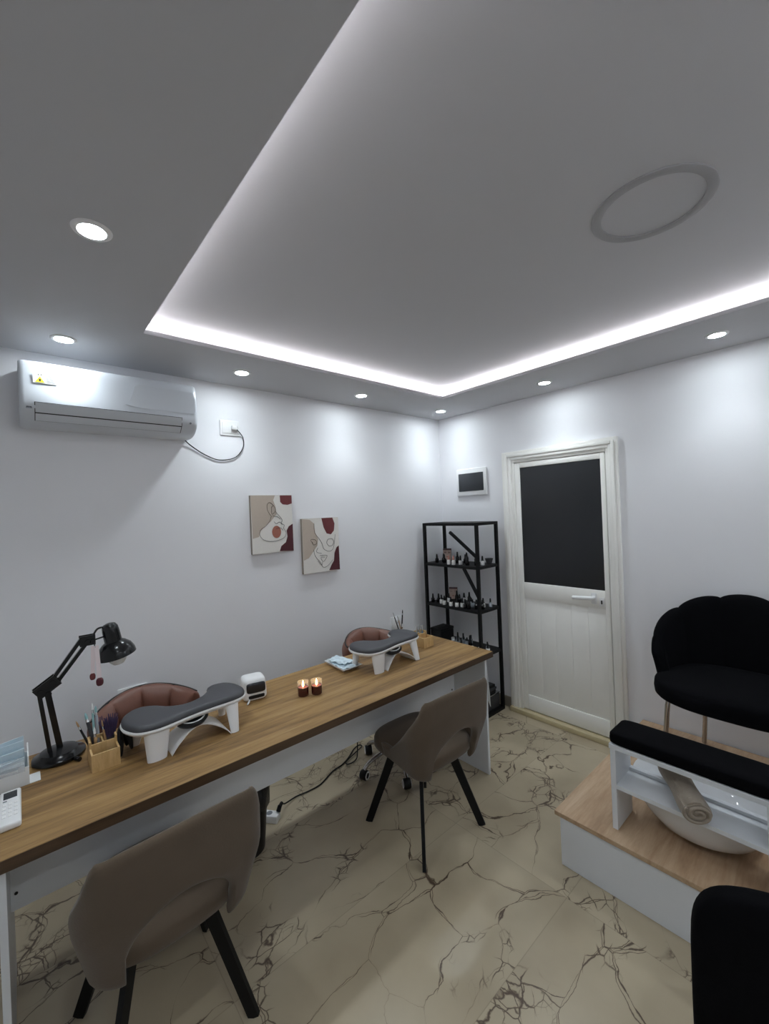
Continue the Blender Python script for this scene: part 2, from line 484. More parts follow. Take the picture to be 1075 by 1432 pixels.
# ------------------------------------------------------------------ door
door = struct(bpy.data.objects.new('door_1', None)); COL.objects.link(door); door.location = (1.14, 0, 0)
dx = 1.14
def rail(b, x0, x1, y0, y1, z0, z1, bev=.004): b.box((x0 - dx, y0, z0), (x1 - dx, y1, z1), bev)
b = mb('doorwhite')
for (o0, o1, y) in ((0, .027, -.030), (.027, .053, -.040), (.053, .081, -.034), (.081, .107, -.024)):
    q = .079
    a0, a1 = .695 + o0, .695 + o1; c0, c1 = 1.586 - o1 * q / .107, 1.586 - o0 * q / .107
    z0, z1 = 2.122 - o1 * .092 / .107, 2.122 - o0 * .092 / .107
    rail(b, a0, a1, y, 0, 0, z1, .003); rail(b, c0, c1, y, 0, 0, z1, .003); rail(b, a1, c0, y, 0, z0, z1, .003)
b.build('door_frame', door)
b = mb('doorwhite')
rail(b, .803, .849, -.018, 0, .042, 2.028); rail(b, 1.468, 1.500, -.018, 0, .042, 2.028)
rail(b, .849, 1.468, -.018, 0, 1.985, 2.028); rail(b, .849, 1.468, -.018, 0, .940, 1.066)
rail(b, .849, 1.468, -.018, 0, .042, .160)
for k in range(5):
    rail(b, .851 + k * .1232, .851 + (k + 1) * .1232, -.010, 0, .160, .940, .0025)
leaf = b.build('door_leaf', door)
b = mb('doorglass'); rail(b, .847, 1.470, -.011, -.004, 1.064, 1.987, 0); b.build('glass_pane', door, smooth=0)
b = mb('whitepl')
rail(b, 1.375, 1.412, -.026, -.018, .965, 1.045, .006)
b.tube(catmull([(1.393 - dx, -.02, 1.012), (1.393 - dx, -.055, 1.012), (1.375 - dx, -.068, 1.012), (1.32 - dx, -.068, 1.008), (1.262 - dx, -.062, 1.003)], 6, False), [.014] * 8 + [.0145] * 8 + [.014] * 9, 12)
b.build('door_handle', door)
b = mb('whitepl'); rail(b, 1.430, 1.462, -.024, -.018, .955, 1.015, .005)
b.mat('black_pl').box((1.441 - dx, -.026, .972), (1.451 - dx, -.023, .998), .002)
b.build('door_lock', door)
struct(mb('sill').box((.702, -.062, 0), (1.588, 0, .036), .004).build('trim_2'))

# ------------------------------------------------------------------ wall fittings
t = thing('fuse_box', 'white wall fuse box with dark window left of the door', 'fuse box', (.368, 0, 1.91))
b = mb('whitepl').box((-.163, -.022, -.122), (.163, 0, .122), .010); b.build('housing', t)
mb('screen').box((-.134, -.026, -.080), (.134, -.020, .080), .004).build('window', t)

def socket(name, label, y0, y1, z0, z1, holes):
    t = thing(name, label, 'socket', (0, (y0 + y1) / 2, (z0 + z1) / 2))
    hy, hz = (y1 - y0) / 2, (z1 - z0) / 2
    mb('whitepl').box((0, -hy, -hz), (.009, hy, hz), .003).box((.009, -hy + .012, -hz + .012), (.0115, hy - .012, hz - .012), .002).build('plate', t)
    for h in holes:
        mt = Matrix.Translation((.0115, h, 0)) @ Matrix.Rotation(R(90), 4, 'Y')
        mb('whitepl').lathe([(.024, 0), (.024, .003), (.020, .003), (.019, -.001)], (0, 0, 0), 20, False, True, mtx=mt).mat('black_pl').box((.0118, h - .010, -.003), (.0128, h - .005, .003)).box((.0118, h + .005, -.003), (.0128, h + .010, .003)).build('outlet', t)
    return t
socket('wall_socket', 'white wall socket plate beside the air conditioner with a plug in it', -2.087, -1.962, 2.205, 2.301, [.03])
socket('wall_socket', 'white double wall socket low on the left wall behind the near brown chair', -2.690, -2.550, .690, .778, [-.035, .035])
socket('wall_socket', 'white wall socket low on the left wall near the black rack', -.715, -.600, .668, .778, [.02])

# air conditioner
AY0, AY1 = -3.045, -2.286
t = thing('air_conditioner', 'white wall-mounted split air conditioner high on the left wall', 'air conditioner', (0, (AY0 + AY1) / 2, 2.15))
hy = (AY1 - AY0) / 2
prof = catmull([(0, 0), (.10, -.004), (.165, .012), (.205, .045), (.218, .085), (.216, .16), (.208, .23), (.195, .272), (.17, .284), (.08, .286), (0, .286)], 4, False)
ysec = [(-hy, .955), (-hy + .006, .985), (-hy + .02, 1), (hy - .02, 1), (hy - .006, .985), (hy, .955)]
b = mb('acwhite').loft([[Vector((p.x * s, y, .14 + (p.y - .14) * s)) for p in prof] for y, s in ysec])
b.build('housing', t, smooth=40)
b = mb('acwhite')
b.loft([[Vector((x, y, z)) for x, z in ((.1715, .017), (.2065, .048), (.2195, .086), (.2235, .086), (.2105, .045), (.1745, .012))] for y in (-hy + .055, hy - .085)])
b.build('louver', t)
b = mb('ink')
b.loft([[Vector((x, y, z)) for x, z in ((.1700, .0145), (.2060, .0445), (.2185, .089), (.2205, .089), (.2090, .0435), (.1730, .0115))] for y in (-hy + .052, hy - .082)])
b.build('louver_gap', t)
b = mb('acwhite')
yk = lambda f: -hy + f * 2 * hy
outl = [(yk(.54), .125), (yk(.57), .15), (yk(.60), .225), (yk(.625), .238), (yk(.97), .236), (yk(.985), .20), (yk(.985), .13), (yk(.97), .115), (yk(.62), .115)]
px = lambda z: .2175 - max(0, z - .16) * .11
b.loft([[Vector((px(z) - .002, y, z)) for y, z in outl], [Vector((px(z) + .003, y * 1.0, z)) for y, z in outl]])
b.build('front_cover', t)
b = mb('whitepl'); b.box((.2165, -hy + .05, .176), (.2185, -hy + .135, .222))
b.mat('yellow'); b.loft([[Vector((.2188, y, z)) for y, z in ((-hy + .058, .180), (-hy + .092, .180), (-hy + .075, .207))], [Vector((.2196, y, z)) for y, z in ((-hy + .058, .180), (-hy + .092, .180), (-hy + .075, .207))]])
b.mat('ink'); b.box((.2196, -hy + .0715, .184), (.2199, -hy + .0785, .196)); b.box((.2188, -hy + .068, .210), (.2193, -hy + .071, .218)); b.box((.2188, -hy + .079, .210), (.2193, -hy + .082, .218))
b.mat('greyprint')
for k in range(7): b.box((.2186, -hy + .098, .181 + k * .006), (.2191, -hy + .131 - (k % 3) * .004, .1835 + k * .006))
b.build('warning_sticker', t, smooth=0)
b = mb('greyprint').box((.2115, -hy + .022, .058), (.2150, -hy + .044, .078)); b.mat('ink')
for k in range(3): b.box((.2150, -hy + .025 + k * .006, .062), (.2153, -hy + .029 + k * .006, .074))
b.build('logo_plate', t, smooth=0)
mb('greyprint').lathe([(.0055, 0), (.0055, .003)], seg=14, mtx=Matrix.Translation((.2155, hy - .04, .062)) @ Matrix.Rotation(R(90), 4, 'Y')).build('display_dot', t)
t = thing('looped_wire', 'thin dark wire looping from the air conditioner to the wall socket', 'wire', (0, -2.02, 2.255))
cp = [(.03, -2.315, 2.16), (.012, -2.27, 2.125), (.008, -2.19, 2.075), (.008, -2.10, 2.045), (.008, -2.00, 2.065), (.010, -1.945, 2.13), (.014, -1.945, 2.20), (.024, -1.995, 2.254)]
mb('black_pl').tube([Vector(p) - Vector((0, -2.02, 2.255)) for p in catmull(cp, 8, False)], .0032, 6).build('cable', t)
mb('whitepl').box((.012, .0, -.014), (.034, .034, .014), .006).build('plug', t)

# ------------------------------------------------------------------ face paintings
def painting(label, yz, quad, fills, lines, ells):
    y0, y1, z0, z1 = yz
    t = thing('canvas_painting', label, 'painting', (0, (y0 + y1) / 2, (z0 + z1) / 2), 0, 'line face canvases on the left wall')
    Wd, Ht = y1 - y0, z1 - z0
    TL, TR, BR, BL = quad
    def uv(p):
        u, v = .5, .5
        for _ in range(6):
            xl = TL[0] + (BL[0] - TL[0]) * v; xr = TR[0] + (BR[0] - TR[0]) * v
            u = (p[0] - xl) / (xr - xl)
            yt = TL[1] + (TR[1] - TL[1]) * u; yb = BL[1] + (BR[1] - BL[1]) * u
            v = (p[1] - yt) / (yb - yt)
        u = min(1, max(0, u)); v = min(1, max(0, v))
        return ((u - .5) * Wd, (.5 - v) * Ht)
    mb('canvas_side').box((0, -Wd / 2, -Ht / 2), (.024, Wd / 2, Ht / 2), .001).build('stretcher', t, smooth=0)
    b = mb('cream').box((.024, -Wd / 2 + .001, -Ht / 2 + .001), (.0245, Wd / 2 - .001, Ht / 2 - .001))
    lay = .0246
    for key, poly, sm in fills:
        P = [uv(p) for p in poly]
        if sm: P = [(v.x, v.y) for v in catmull([(a, c) for a, c in P], 5)]
        P = [(max(-Wd / 2 + .001, min(Wd / 2 - .001, a)), max(-Ht / 2 + .001, min(Ht / 2 - .001, c))) for a, c in P]
        b.mat(key); lay += .0002
        b.face([b.bm.verts.new((lay, a, c)) for a, c in P])
    for key, c, rx, ry in ells:
        b.mat(key); lay += .0002
        b.face([b.bm.verts.new((lay, *uv((c[0] + rx * math.cos(k * math.pi / 12), c[1] + ry * math.sin(k * math.pi / 12))))) for k in range(24)])
    b.mat('ink'); lay += .0004
    for ln in lines:
        P = [uv(p) for p in ln]
        P = catmull([(a, c) for a, c in P], 5, False)
        b.tube([(lay, v.x, v.y) for v in P], .0011, 4)
    b.build('print', t, smooth=0)
painting('upper left square canvas with line drawn face, one of two on the left wall', (-1.915, -1.613, 1.430, 1.820),
    ((155, 155), (518, 152), (540, 665), (180, 715)),
    [('beige', [(155, 155), (365, 155), (350, 200), (372, 260), (380, 330), (330, 400), (285, 440), (245, 490), (232, 545), (180, 565)], False),
     ('maroon', [(408, 152), (518, 152), (519, 228), (480, 242), (435, 238), (412, 215)], False),
     ('wine', [(529, 415), (542, 668), (411, 674), (425, 625), (466, 588), (480, 535), (472, 480), (492, 440)], False)],
    [[(330, 345), (300, 290), (298, 240), (318, 222), (345, 240), (370, 280), (362, 310), (340, 330), (335, 270), (350, 250)],
     [(335, 345), (322, 390), (290, 440), (248, 475), (236, 520), (262, 565), (320, 585), (390, 575), (450, 545), (468, 500), (445, 460), (450, 430), (425, 415), (430, 380), (400, 340), (370, 305)],
     [(345, 345), (390, 355), (412, 375)], [(360, 400), (380, 420), (405, 402), (430, 425)], [(375, 470), (415, 455), (440, 480)]],
    [('terra', (382, 495), 40, 58)])
painting('lower right square canvas with line drawn face, nearer the black rack', (-1.541, -1.227, 1.252, 1.650),
    ((612, 380), (945, 352), (975, 830), (655, 893)),
    [('beige', [(612, 380), (680, 385), (722, 420), (735, 500), (765, 560), (760, 620), (725, 680), (690, 740), (648, 765)], False),
     ('maroon', [(786, 362), (890, 357), (912, 410), (908, 475), (880, 512), (840, 505), (810, 450)], False),
     ('wine', [(957, 610), (975, 832), (874, 842), (890, 800), (915, 750), (918, 680), (935, 630)], False)],
    [[(722, 420), (730, 500), (775, 560), (800, 600), (820, 650), (870, 668), (905, 640), (915, 580), (920, 510)],
     [(842, 590), (855, 558), (890, 552), (908, 580), (895, 612), (862, 618), (842, 590)],
     [(765, 640), (755, 680), (800, 690)], [(785, 710), (850, 708), (820, 765), (795, 730), (830, 725)],
     [(720, 600), (700, 580), (705, 565), (740, 570), (752, 600), (725, 615), (712, 590)],
     [(728, 660), (745, 720), (790, 770), (820, 818), (860, 800), (905, 745)], [(770, 760), (805, 800), (808, 770)]],
    [])

# ------------------------------------------------------------------ black rack
SX0, SX1, SY0, SY1, SH = .070, .656, -.352, -.062, 1.561
t = thing('shelving_rack', 'black metal rack with four board shelves in the room corner', 'shelf', ((SX0 + SX1) / 2, (SY0 + SY1) / 2, 0))
ox, oy = (SX0 + SX1) / 2, (SY0 + SY1) / 2
hx, hyk = (SX1 - SX0) / 2, (SY1 - SY0) / 2
pw = .024
for sx in (-1, 1):
    for sy in (-1, 1):
        cx, cy = sx * (hx - pw / 2), sy * (hyk - pw / 2)
        mb('black_metal').box((cx - pw / 2, cy - pw / 2, 0), (cx + pw / 2, cy + pw / 2, SH), .001).build('post', t, smooth=0)
for z in (.012, SH - .012):
    b = mb('black_metal')
    for sy in (-1, 1): b.box((-hx + pw, sy * (hyk - pw / 2) - pw / 2, z - .012), (hx - pw, sy * (hyk - pw / 2) + pw / 2, z + .012))
    for sx in (-1, 1): b.box((sx * (hx - pw / 2) - pw / 2, -hyk + pw, z - .012), (sx * (hx - pw / 2) + pw / 2, hyk - pw, z + .012))
    b.build('frame_rails', t, smooth=0)
LV = [1.209, .857, .505]
for z in LV:
    mb('black_board').box((-hx + .003, -hyk + .003, z - .022), (hx - .003, hyk - .003, z), .001).build('shelf_board', t, smooth=0)
mb('black_board').box((-hx + pw, -hyk + pw, .010), (hx - pw, hyk - pw, .024)).build('shelf_board', t, smooth=0)
mb('black_board').box((-hx + pw, -hyk + pw, SH - .010), (hx - pw, hyk - pw, SH - .002)).build('top_board', t, smooth=0)
mb('black_metal').bar((.373 - ox, -.342 - oy, 1.484), (.640 - ox, -.342 - oy, 1.285), .022, .018).build('brace', t, smooth=0)
mb('black_metal').bar((.505 - ox, -.342 - oy, 1.190), (.645 - ox, -.342 - oy, .965), .022, .018).build('brace', t, smooth=0)

# nail polish bottles
ORD = ['leftmost', 'second from left', 'third from left', 'fourth from left', 'fifth from left', 'sixth from left', 'seventh from left', 'eighth from left', 'ninth from left', 'tenth from left', 'eleventh from left', 'twelfth from left', 'thirteenth from left', 'fourteenth from left', 'fifteenth from left', 'sixteenth from left', 'seventeenth from left', 'eighteenth from left', 'nineteenth from left', 'twentieth from left']
def bottle(kind):
    t = thing('nail_polish_bottle', '', 'bottle')
    if kind in ('dark', 'tall', 'labelled', 'rose'):
        h = .060 if kind == 'tall' else .038
        body = mb('label' if kind in ('labelled', 'rose') else 'dbottle').lathe([(.004, 0), (.0145, 0), (.016, .003), (.016, h * .86), (.012, h), (.007, h + .004)], seg=14)
        body.build('bottle', t)
        capk = 'rosebottle' if kind == 'rose' else 'black_pl'
        mb(capk).lathe([(.0085, h + .003), (.0085, h + .010), (.0065, h + .034), (.004, h + .038)], seg=12).build('cap', t)
        if kind in ('labelled',):
            mb('dbottle').lathe([(.0163, h * .80), (.0125, h + .0005), (.0075, h + .0045)], seg=14, cap0=False, cap1=False).build('shoulder', t)
    elif kind == 'clear':
        mb('cbottle').lathe([(.004, 0), (.013, 0), (.0145, .003), (.0145, .030), (.011, .036), (.006, .040)], seg=14).build('bottle', t)
        mb('black_pl').lathe([(.0075, .038), (.0075, .045), (.006, .068), (.004, .071)], seg=12).build('cap', t)
    elif kind == 'round':
        mb('cbottle').lathe([(.006, 0), (.018, .004), (.023, .018), (.018, .034), (.009, .040)], seg=16).build('bottle', t)
        mb('black_pl').lathe([(.0075, .038), (.006, .066), (.004, .068)], seg=12).build('cap', t)
    elif kind == 'jar':
        mb('label').lathe([(.013, 0), (.015, .002), (.015, .018), (.013, .020)], seg=16).build('jar', t)
        mb('whitepl').lathe([(.0155, .020), (.0155, .029), (.014, .031)], seg=16).build('lid', t)
    return t
DESC = {'dark': 'dark polish bottle', 'tall': 'tall dark polish bottle', 'labelled': 'white labelled polish bottle', 'rose': 'rose capped white bottle', 'clear': 'clear glass bottle', 'round': 'round clear bottle', 'jar': 'small low white jar'}
SHELFN = {0: 'upper rack shelf', 1: 'middle rack shelf', 2: 'lower rack shelf'}
SHB = {0: [(.162, -.28, 'dark'), (.192, -.225, 'dark'), (.233, -.262, 'dark'), (.335, -.325, 'rose'), (.386, -.325, 'rose'), (.348, -.225, 'tall'), (.428, -.285, 'labelled'), (.405, -.190, 'dark'), (.455, -.235, 'tall'), (.505, -.292, 'dark'), (.570, -.258, 'tall'), (.606, -.225, 'labelled')],
       1: [(.118, -.305, 'dark'), (.158, -.275, 'dark'), (.213, -.300, 'labelled'), (.262, -.318, 'labelled'), (.225, -.215, 'labelled'), (.339, -.325, 'labelled'), (.275, -.165, 'tall'), (.399, -.318, 'labelled'), (.440, -.298, 'labelled'), (.325, -.190, 'dark'), (.318, -.118, 'labelled'), (.486, -.318, 'dark'), (.522, -.318, 'tall'), (.400, -.150, 'tall'), (.515, -.258, 'round'), (.478, -.225, 'clear'), (.570, -.280, 'dark'), (.575, -.195, 'labelled'), (.612, -.255, 'dark'), (.614, -.150, 'clear')],
       2: [(.225, -.18, 'jar'), (.262, -.22, 'jar'), (.247, -.14, 'clear'), (.300, -.13, 'clear'), (.305, -.21, 'round'), (.352, -.19, 'clear'), (.350, -.265, 'round'), (.400, -.205, 'round'), (.385, -.13, 'clear'), (.440, -.215, 'tall'), (.510, -.16, 'clear'), (.500, -.27, 'jar'), (.565, -.245, 'jar'), (.600, -.195, 'clear'), (.632, -.235, 'rosew')]}
protos = {}
def place_bottle(kind, loc, label, group):
    k = kind
    if k not in protos:
        p = bottle(k); protos[k] = p; p.location = loc; p['label'] = label; p['group'] = group
    else: dup(protos[k], loc, 0, label, group)
RX, RY = .65745, .75240
for s, lst in SHB.items():
    def px_of(x, y):
        d = Vector((x - 2.672, y + 3.0676)); return (d.x * .6575 + d.y * .7524) / (d.x * -.753 + d.y * .658)
    lst = [(x, y, 'labelled' if k == 'rosew' else k) for x, y, k in lst]
    kinds = {}
    for x, y, k in sorted(lst, key=lambda q: px_of(q[0], q[1])):
        i = kinds.get(k, 0); kinds[k] = i + 1
        n = sum(1 for q in lst if q[2] == k)
        pos = '' if n == 1 else ', ' + ORD[i] + ' of such'
        place_bottle(k, (x, y, LV[s]), DESC[k] + ' on the ' + SHELFN[s] + pos, 'bottles on the black rack')
def portrait(label, loc, rz, open_eyes):
    t = thing('portrait_card', label, 'card', loc, rz)
    mb('black_pl').box((-.038, .0, 0), (.038, .012, .110), .001).build('card', t, smooth=0)
    b = mb('skin').box((-.036, -.001, .004), (.036, 0, .107))
    b.mat('eyeprint')
    for sx in (-1, 1):
        b.box((sx * .018 - .011, -.0016, .068), (sx * .018 + .011, -.001, .075 if open_eyes else .071)); b.box((sx * .018 - .012, -.0016, .082), (sx * .018 + .012, -.001, .085))
    b.mat('terra'); b.box((-.009, -.0016, .030), (.009, -.001, .037)); b.mat('eyeprint'); b.box((-.036, -.0016, .094), (.036, -.001, .107))
    b.build('photo', t, smooth=0)
portrait('small portrait card with dark eye makeup on the upper shelf of the rack', (.150, -.125, LV[0]), R(30), True)
portrait('small pale portrait card on the middle shelf of the rack', (.190, -.110, LV[1]), R(30), False)
t = thing('small_basket', 'small dark woven cup at the right end of the upper rack shelf', 'cup', (.600, -.125, LV[0]))
mb('greybox').lathe([(.020, 0), (.034, .045), (.032, .045), (.019, .003)], seg=18, cap1=True).build('cup', t)
o = mb('paper').box((-.035, 0, 0), (.035, .004, .085)).build('paper_card', loc=(.270, -.10, LV[0])); o.rotation_euler = (R(-8), 0, R(20))
tag(o, 'pale blank card leaning behind bottles on the upper rack shelf', 'card')
t = thing('storage_box', 'matt black box at the left end of the lower rack shelf', 'box', (.150, -.235, LV[2]))
mb('black_board').box((-.060, -.085, 0), (.060, .085, .105), .003).build('box', t); mb('black_board').box((-.062, -.087, .105), (.062, .087, .125), .003).build('lid', t)
t = thing('storage_basket', 'dark grey box with a pale rim on the bottom of the black rack', 'box', (.46, -.207, .024))
mb('greybox').box((-.165, -.115, 0), (.165, .115, .112), .004).build('box', t); mb('silver').box((-.168, -.118, .112), (.168, .118, .120), .002).build('rim', t)
for k, (hh, dxx) in enumerate([(.022, 0), (.02, .008), (.024, -.006)]):
    o = mb(['black_pl', 'greybox', 'black_pl'][k]).box((-.13, -.09, 0), (.13, .09, hh - .001), .003).build('folder', loc=(.48 + dxx, -.205, .1445 + [0, .022, .042][k])); o.rotation_euler = (0, 0, R([0, 4, -3][k]))
    tag(o, ['black folder lying directly on the grey rack box, lowest of three', 'dark grey folder in the middle of the pile at the rack bottom', 'black folder on top of the pile at the rack bottom'][k], 'folder', 'folders at the bottom of the rack')

# ------------------------------------------------------------------ desk
ZT = .772
DX0, DX1, DY0, DY1 = .476, 1.105, -3.22, -.84
t = thing('desk', 'long oak topped manicure desk with white panels along the left wall', 'desk', ((DX0 + DX1) / 2, (DY0 + DY1) / 2, 0))
cx, cy = (DX0 + DX1) / 2, (DY0 + DY1) / 2
D = lambda x, y, z: (x - cx, y - cy, z)
mb('desk').box(D(DX0, DY0, ZT - .036), D(DX1 - .0016, DY1 - .0016, ZT), .0012).build('worktop', t, smooth=0)
mb('deskedge').box(D(DX1 - .0016, DY0, ZT - .036), D(DX1, DY1, ZT - .0015)).box(D(DX0, DY1 - .0016, ZT - .036), D(DX1 - .0016, DY1, ZT - .0015)).build('worktop_edge', t, smooth=0)['label'] = 'worktop edge in a darker oak tone'  # front and far edges coloured darker than the worktop
mb('white').box(D(.50, -.889, 0), D(1.075, -.871, ZT - .036), .001).build('side_panel', t, smooth=0)
mb('white').box(D(.50, -3.140, 0), D(1.075, -3.122, ZT - .036), .001).build('side_panel', t, smooth=0)
mp_ = mb('white').box(D(.802, -3.122, .430), D(.820, -.889, ZT - .036), .001).build('modesty_panel', t, smooth=0)
for y in (-3.108 + .0, -.915):
    for z in (.48, .335 + .15):
        pass
    b = mb('black_pl').lathe([(.005, 0), (.005, .002)], seg=12, mtx=Matrix.Translation(D(.820, y, .485 if y < -2 else .47)) @ Matrix.Rotation(R(90), 4, 'Y')); b.build('screw_cap', mp_)
# paper hanging on the desk end
b = mb('paper')
P0 = [(1.068, ZT - .040), (.985, ZT - .040), (1.035, .475), (1.064, .475), (1.090, .425), (1.088, .50)]
b.loft([[Vector((x - 1.03, -.8705 + .004 * i + .012 * (ZT - z) + .858, z)) for x, z in P0] for i in (0, .4)])
o = b.build('hanging_sheet', smooth=0, loc=(1.03, -.858, 0)); tag(o, 'white sheet hanging from the far end of the desk', 'sheet')

# ------------------------------------------------------------------ desk: hand rests
def hand_rest():
    t = thing('hand_rest', 'charcoal padded white hand rest near the lamp, on the near half of the desk', 'hand rest', (.78, -2.55, ZT), 0, 'hand rests on the desk')
    out = [(-.055, -.238), (-.105, -.20), (-.115, -.15), (-.085, -.10), (-.035, -.06), (-.012, -.005), (-.035, .055), (-.075, .092), (-.112, .108), (-.128, .145), (-.112, .195), (-.06, .228), (.015, .236), (.066, .212), (.085, .16), (.086, .08), (.092, 0), (.110, -.09), (.115, -.15), (.092, -.21), (.02, -.244)]
    O = [Vector((v.x, v.y)) for v in catmull(out, 4)]
    ring = lambda d, z: [Vector((p.x, p.y, z)) for p in inset(O, d)]
    mb('whitepl').loft([ring(.016, .098), ring(.004, .106), ring(0, .114), ring(.002, .120), ring(.006, .120)]).build('tray', t)
    mb('pad').loft([ring(.005, .1195), ring(.004, .126), ring(.008, .134), ring(.016, .139), ring(.026, .141)]).build('pad', t, smooth=60)
    def leg(x, y, tx, ty, a, bb, a1, b1):
        b = mb('whitepl')
        rings = []
        for k in range(5):
            f = k / 4
            rings.append([Vector((tx + (x - tx) * f + (a + (a1 - a) * f) * math.cos(q * math.pi / 8), ty + (y - ty) * f + (bb + (b1 - bb) * f) * math.sin(q * math.pi / 8), .105 * (1 - f))) for q in range(16)])
        b.loft(rings); b.build('leg', t)
    leg(.098, -.145, .085, -.140, .028, .046, .015, .034)
    leg(.108, .150, .066, .155, .020, .028, .010, .017)
    leg(-.082, -.185, -.070, -.170, .022, .026, .011, .015)
    leg(-.085, .165, -.075, .160, .022, .026, .011, .015)
    b = mb('whitepl')
    secs = []
    for k in range(17):
        f = k / 16; y = -.098 + .228 * f
        z = .066 * math.sin(math.pi * f) ** .75
        wv = .052 + .016 * math.cos(2 * math.pi * f)
        secs.append([Vector((.05 - wv, y, z)), Vector((.05 + wv, y, z)), Vector((.05 + wv, y, z + .006)), Vector((.05 - wv, y, z + .006))])
    b.loft(secs); b.build('arch', t)
    mt = Matrix.Translation((.052, -.005, .090)) @ Matrix.Rotation(R(16), 4, 'Y')
    b = mb('black_pl').lathe([(.030, -.022), (.046, -.008), (.052, .006), (.048, .012), (.04, .012)], seg=24, sy=1.25, mtx=mt)
    b.mat('whitepl').lathe([(.036, .0125), (.039, .0145), (.042, .0125)], seg=24, cap0=False, cap1=False, sy=1.25, mtx=mt); b.build('speaker_pod', t)
    return t
h1 = hand_rest()
dup(h1, (.748, -1.413, ZT), 0, 'charcoal padded white hand rest at the far end of the desk, beside the tray')

# ------------------------------------------------------------------ desk lamp
t = thing('desk_lamp', 'black swing arm desk lamp standing at the left end of the desk', 'lamp', (.575, -2.972, ZT))
LO = Vector((.575, -2.972, ZT))
LP = lambda y, z, x=.575: Vector((x, y, z)) - LO
mb('black_gloss').lathe([(.080, 0), (.086, .006), (.085, .014), (.066, .022), (.060, .030), (.03, .038), (.012, .040)], seg=36).build('base', t)
mb('black_pl').tube([(.078, .045, .008), (.098, .056, .008)], .008, 10).build('switch', t)
b = mb('black_gloss')
b.bar(LP(-3.000, .800), LP(-3.026, 1.040), .014, .014); b.bar(LP(-2.968, .800), LP(-3.000, 1.030), .014, .020)
b.build('lower_arm', t, smooth=0)
b = mb('black_gloss')
for x in (.562, .588): b.bar(LP(-3.034, 1.034, x), LP(-2.968, 1.078, x), .044, .004)
for y, z in ((-3.022, 1.042), (-2.998, 1.030), (-2.985, 1.068)): b.tube([LP(y, z, .556), LP(y, z, .594)], .010, 12)
b.build('elbow_joint', t, smooth=30)
b = mb('black_gloss')
b.bar(LP(-3.000, 1.056), LP(-2.888, 1.214), .013, .013); b.bar(LP(-2.982, 1.048), LP(-2.866, 1.200), .013, .013)
b.build('upper_arm', t, smooth=0)
b = mb('black_gloss')
for x in (.562, .588): b.bar(LP(-2.895, 1.205, x), LP(-2.842, 1.205, x), .040, .004)
for y, z in ((-2.885, 1.212), (-2.868, 1.200), (-2.852, 1.198)): b.tube([LP(y, z, .556), LP(y, z, .594)], .010, 12)
b.tube(catmull([LP(-2.850, 1.215), LP(-2.832, 1.243), LP(-2.800, 1.245)], 6, False), .004, 8); b.tube([LP(-2.848, 1.200), LP(-2.800, 1.208)], .0035, 8)
b.build('head_joint', t, smooth=30)
mt = Matrix.Translation(LP(-2.768, 1.118)) @ Matrix.Rotation(R(10), 4, 'X')
sh = mb('black_gloss').lathe([(.070, 0), (.072, .001), (.070, .018), (.060, .040), (.044, .056), (.032, .064), (.031, .108), (.029, .126), (.022, .138), (.010, .142), (.004, .142)], seg=36, cap0=False, mtx=mt)
sh.lathe([(.0695, 0), (.067, .017), (.057, .038), (.041, .053), (.030, .060), (.004, .060)], seg=36, cap0=False, mtx=mt)
sh = sh.build('lamp_shade', t, smooth=50)
mb('bulb').lathe([(.004, -.040), (.020, -.036), (.033, -.020), (.035, -.004), (.026, .022), (.015, .042), (.013, .062)], seg=24, mtx=mt).build('bulb', t)
t = thing('colour_sample_strips', 'white sample strips with dark red tips hanging from the lamp joint', 'nail sample', (.575, -2.848, 1.182))
mb('pinkpaper').bar((0.02, -.004, .0), (.026, -.010, -.12), .014, .002, side=(0, 1, 0)).build('strip', t, smooth=0)
mb('pinkpaper').bar((0.03, .006, .0), (.036, .012, -.14), .016, .002, side=(0, 1, 0)).build('strip', t, smooth=0)
mb('maroon').superbox((.026, -.010, -.122), (.006, .010, .014), .8, .8, 14, 8).build('tip', t)
mb('wine').superbox((.037, .012, -.146), (.007, .013, .017), .8, .8, 14, 8).build('tip', t)
mb('ink').tube([(0.018, 0, .012), (.022, .0, -.005), (.032, .002, -.005), (.018, .002, .014)], .0012, 5).build('string', t)

# ------------------------------------------------------------------ organisers and brushes
def organiser(label, loc):
    t = thing('wooden_organiser', label, 'box', loc, 0, 'bamboo organisers on the desk')
    b = mb('bamboo')
    wy, th = .0445, .006
    b.box((-.060, -wy, 0), (.060, wy, .006))
    b.box((.054, -wy, .006), (.060, wy, .064)); b.box((-.060, -wy, .006), (-.054, wy, .088))
    for s in (-1, 1):
        b.box((.0, s * wy - (th if s > 0 else 0), .006), (.054, s * wy + (0 if s > 0 else th), .064)); b.box((-.054, s * wy - (th if s > 0 else 0), .006), (0, s * wy + (0 if s > 0 else th), .088))
    b.build('tray', t, smooth=0)
    d = mb('bamboo'); d.box((-.004, -wy + th, .006), (.002, wy - th, .078)); d.box((-.054, -.003, .006), (-.004, .003, .078)); d.build('divider', t, smooth=0)
    return t
organiser('bamboo brush organiser right of the lamp base', (.747, -2.848, ZT))
organiser('bamboo organiser behind the far hand rest', (.690, -1.045, ZT))
BR = 'brushes in the near organiser'
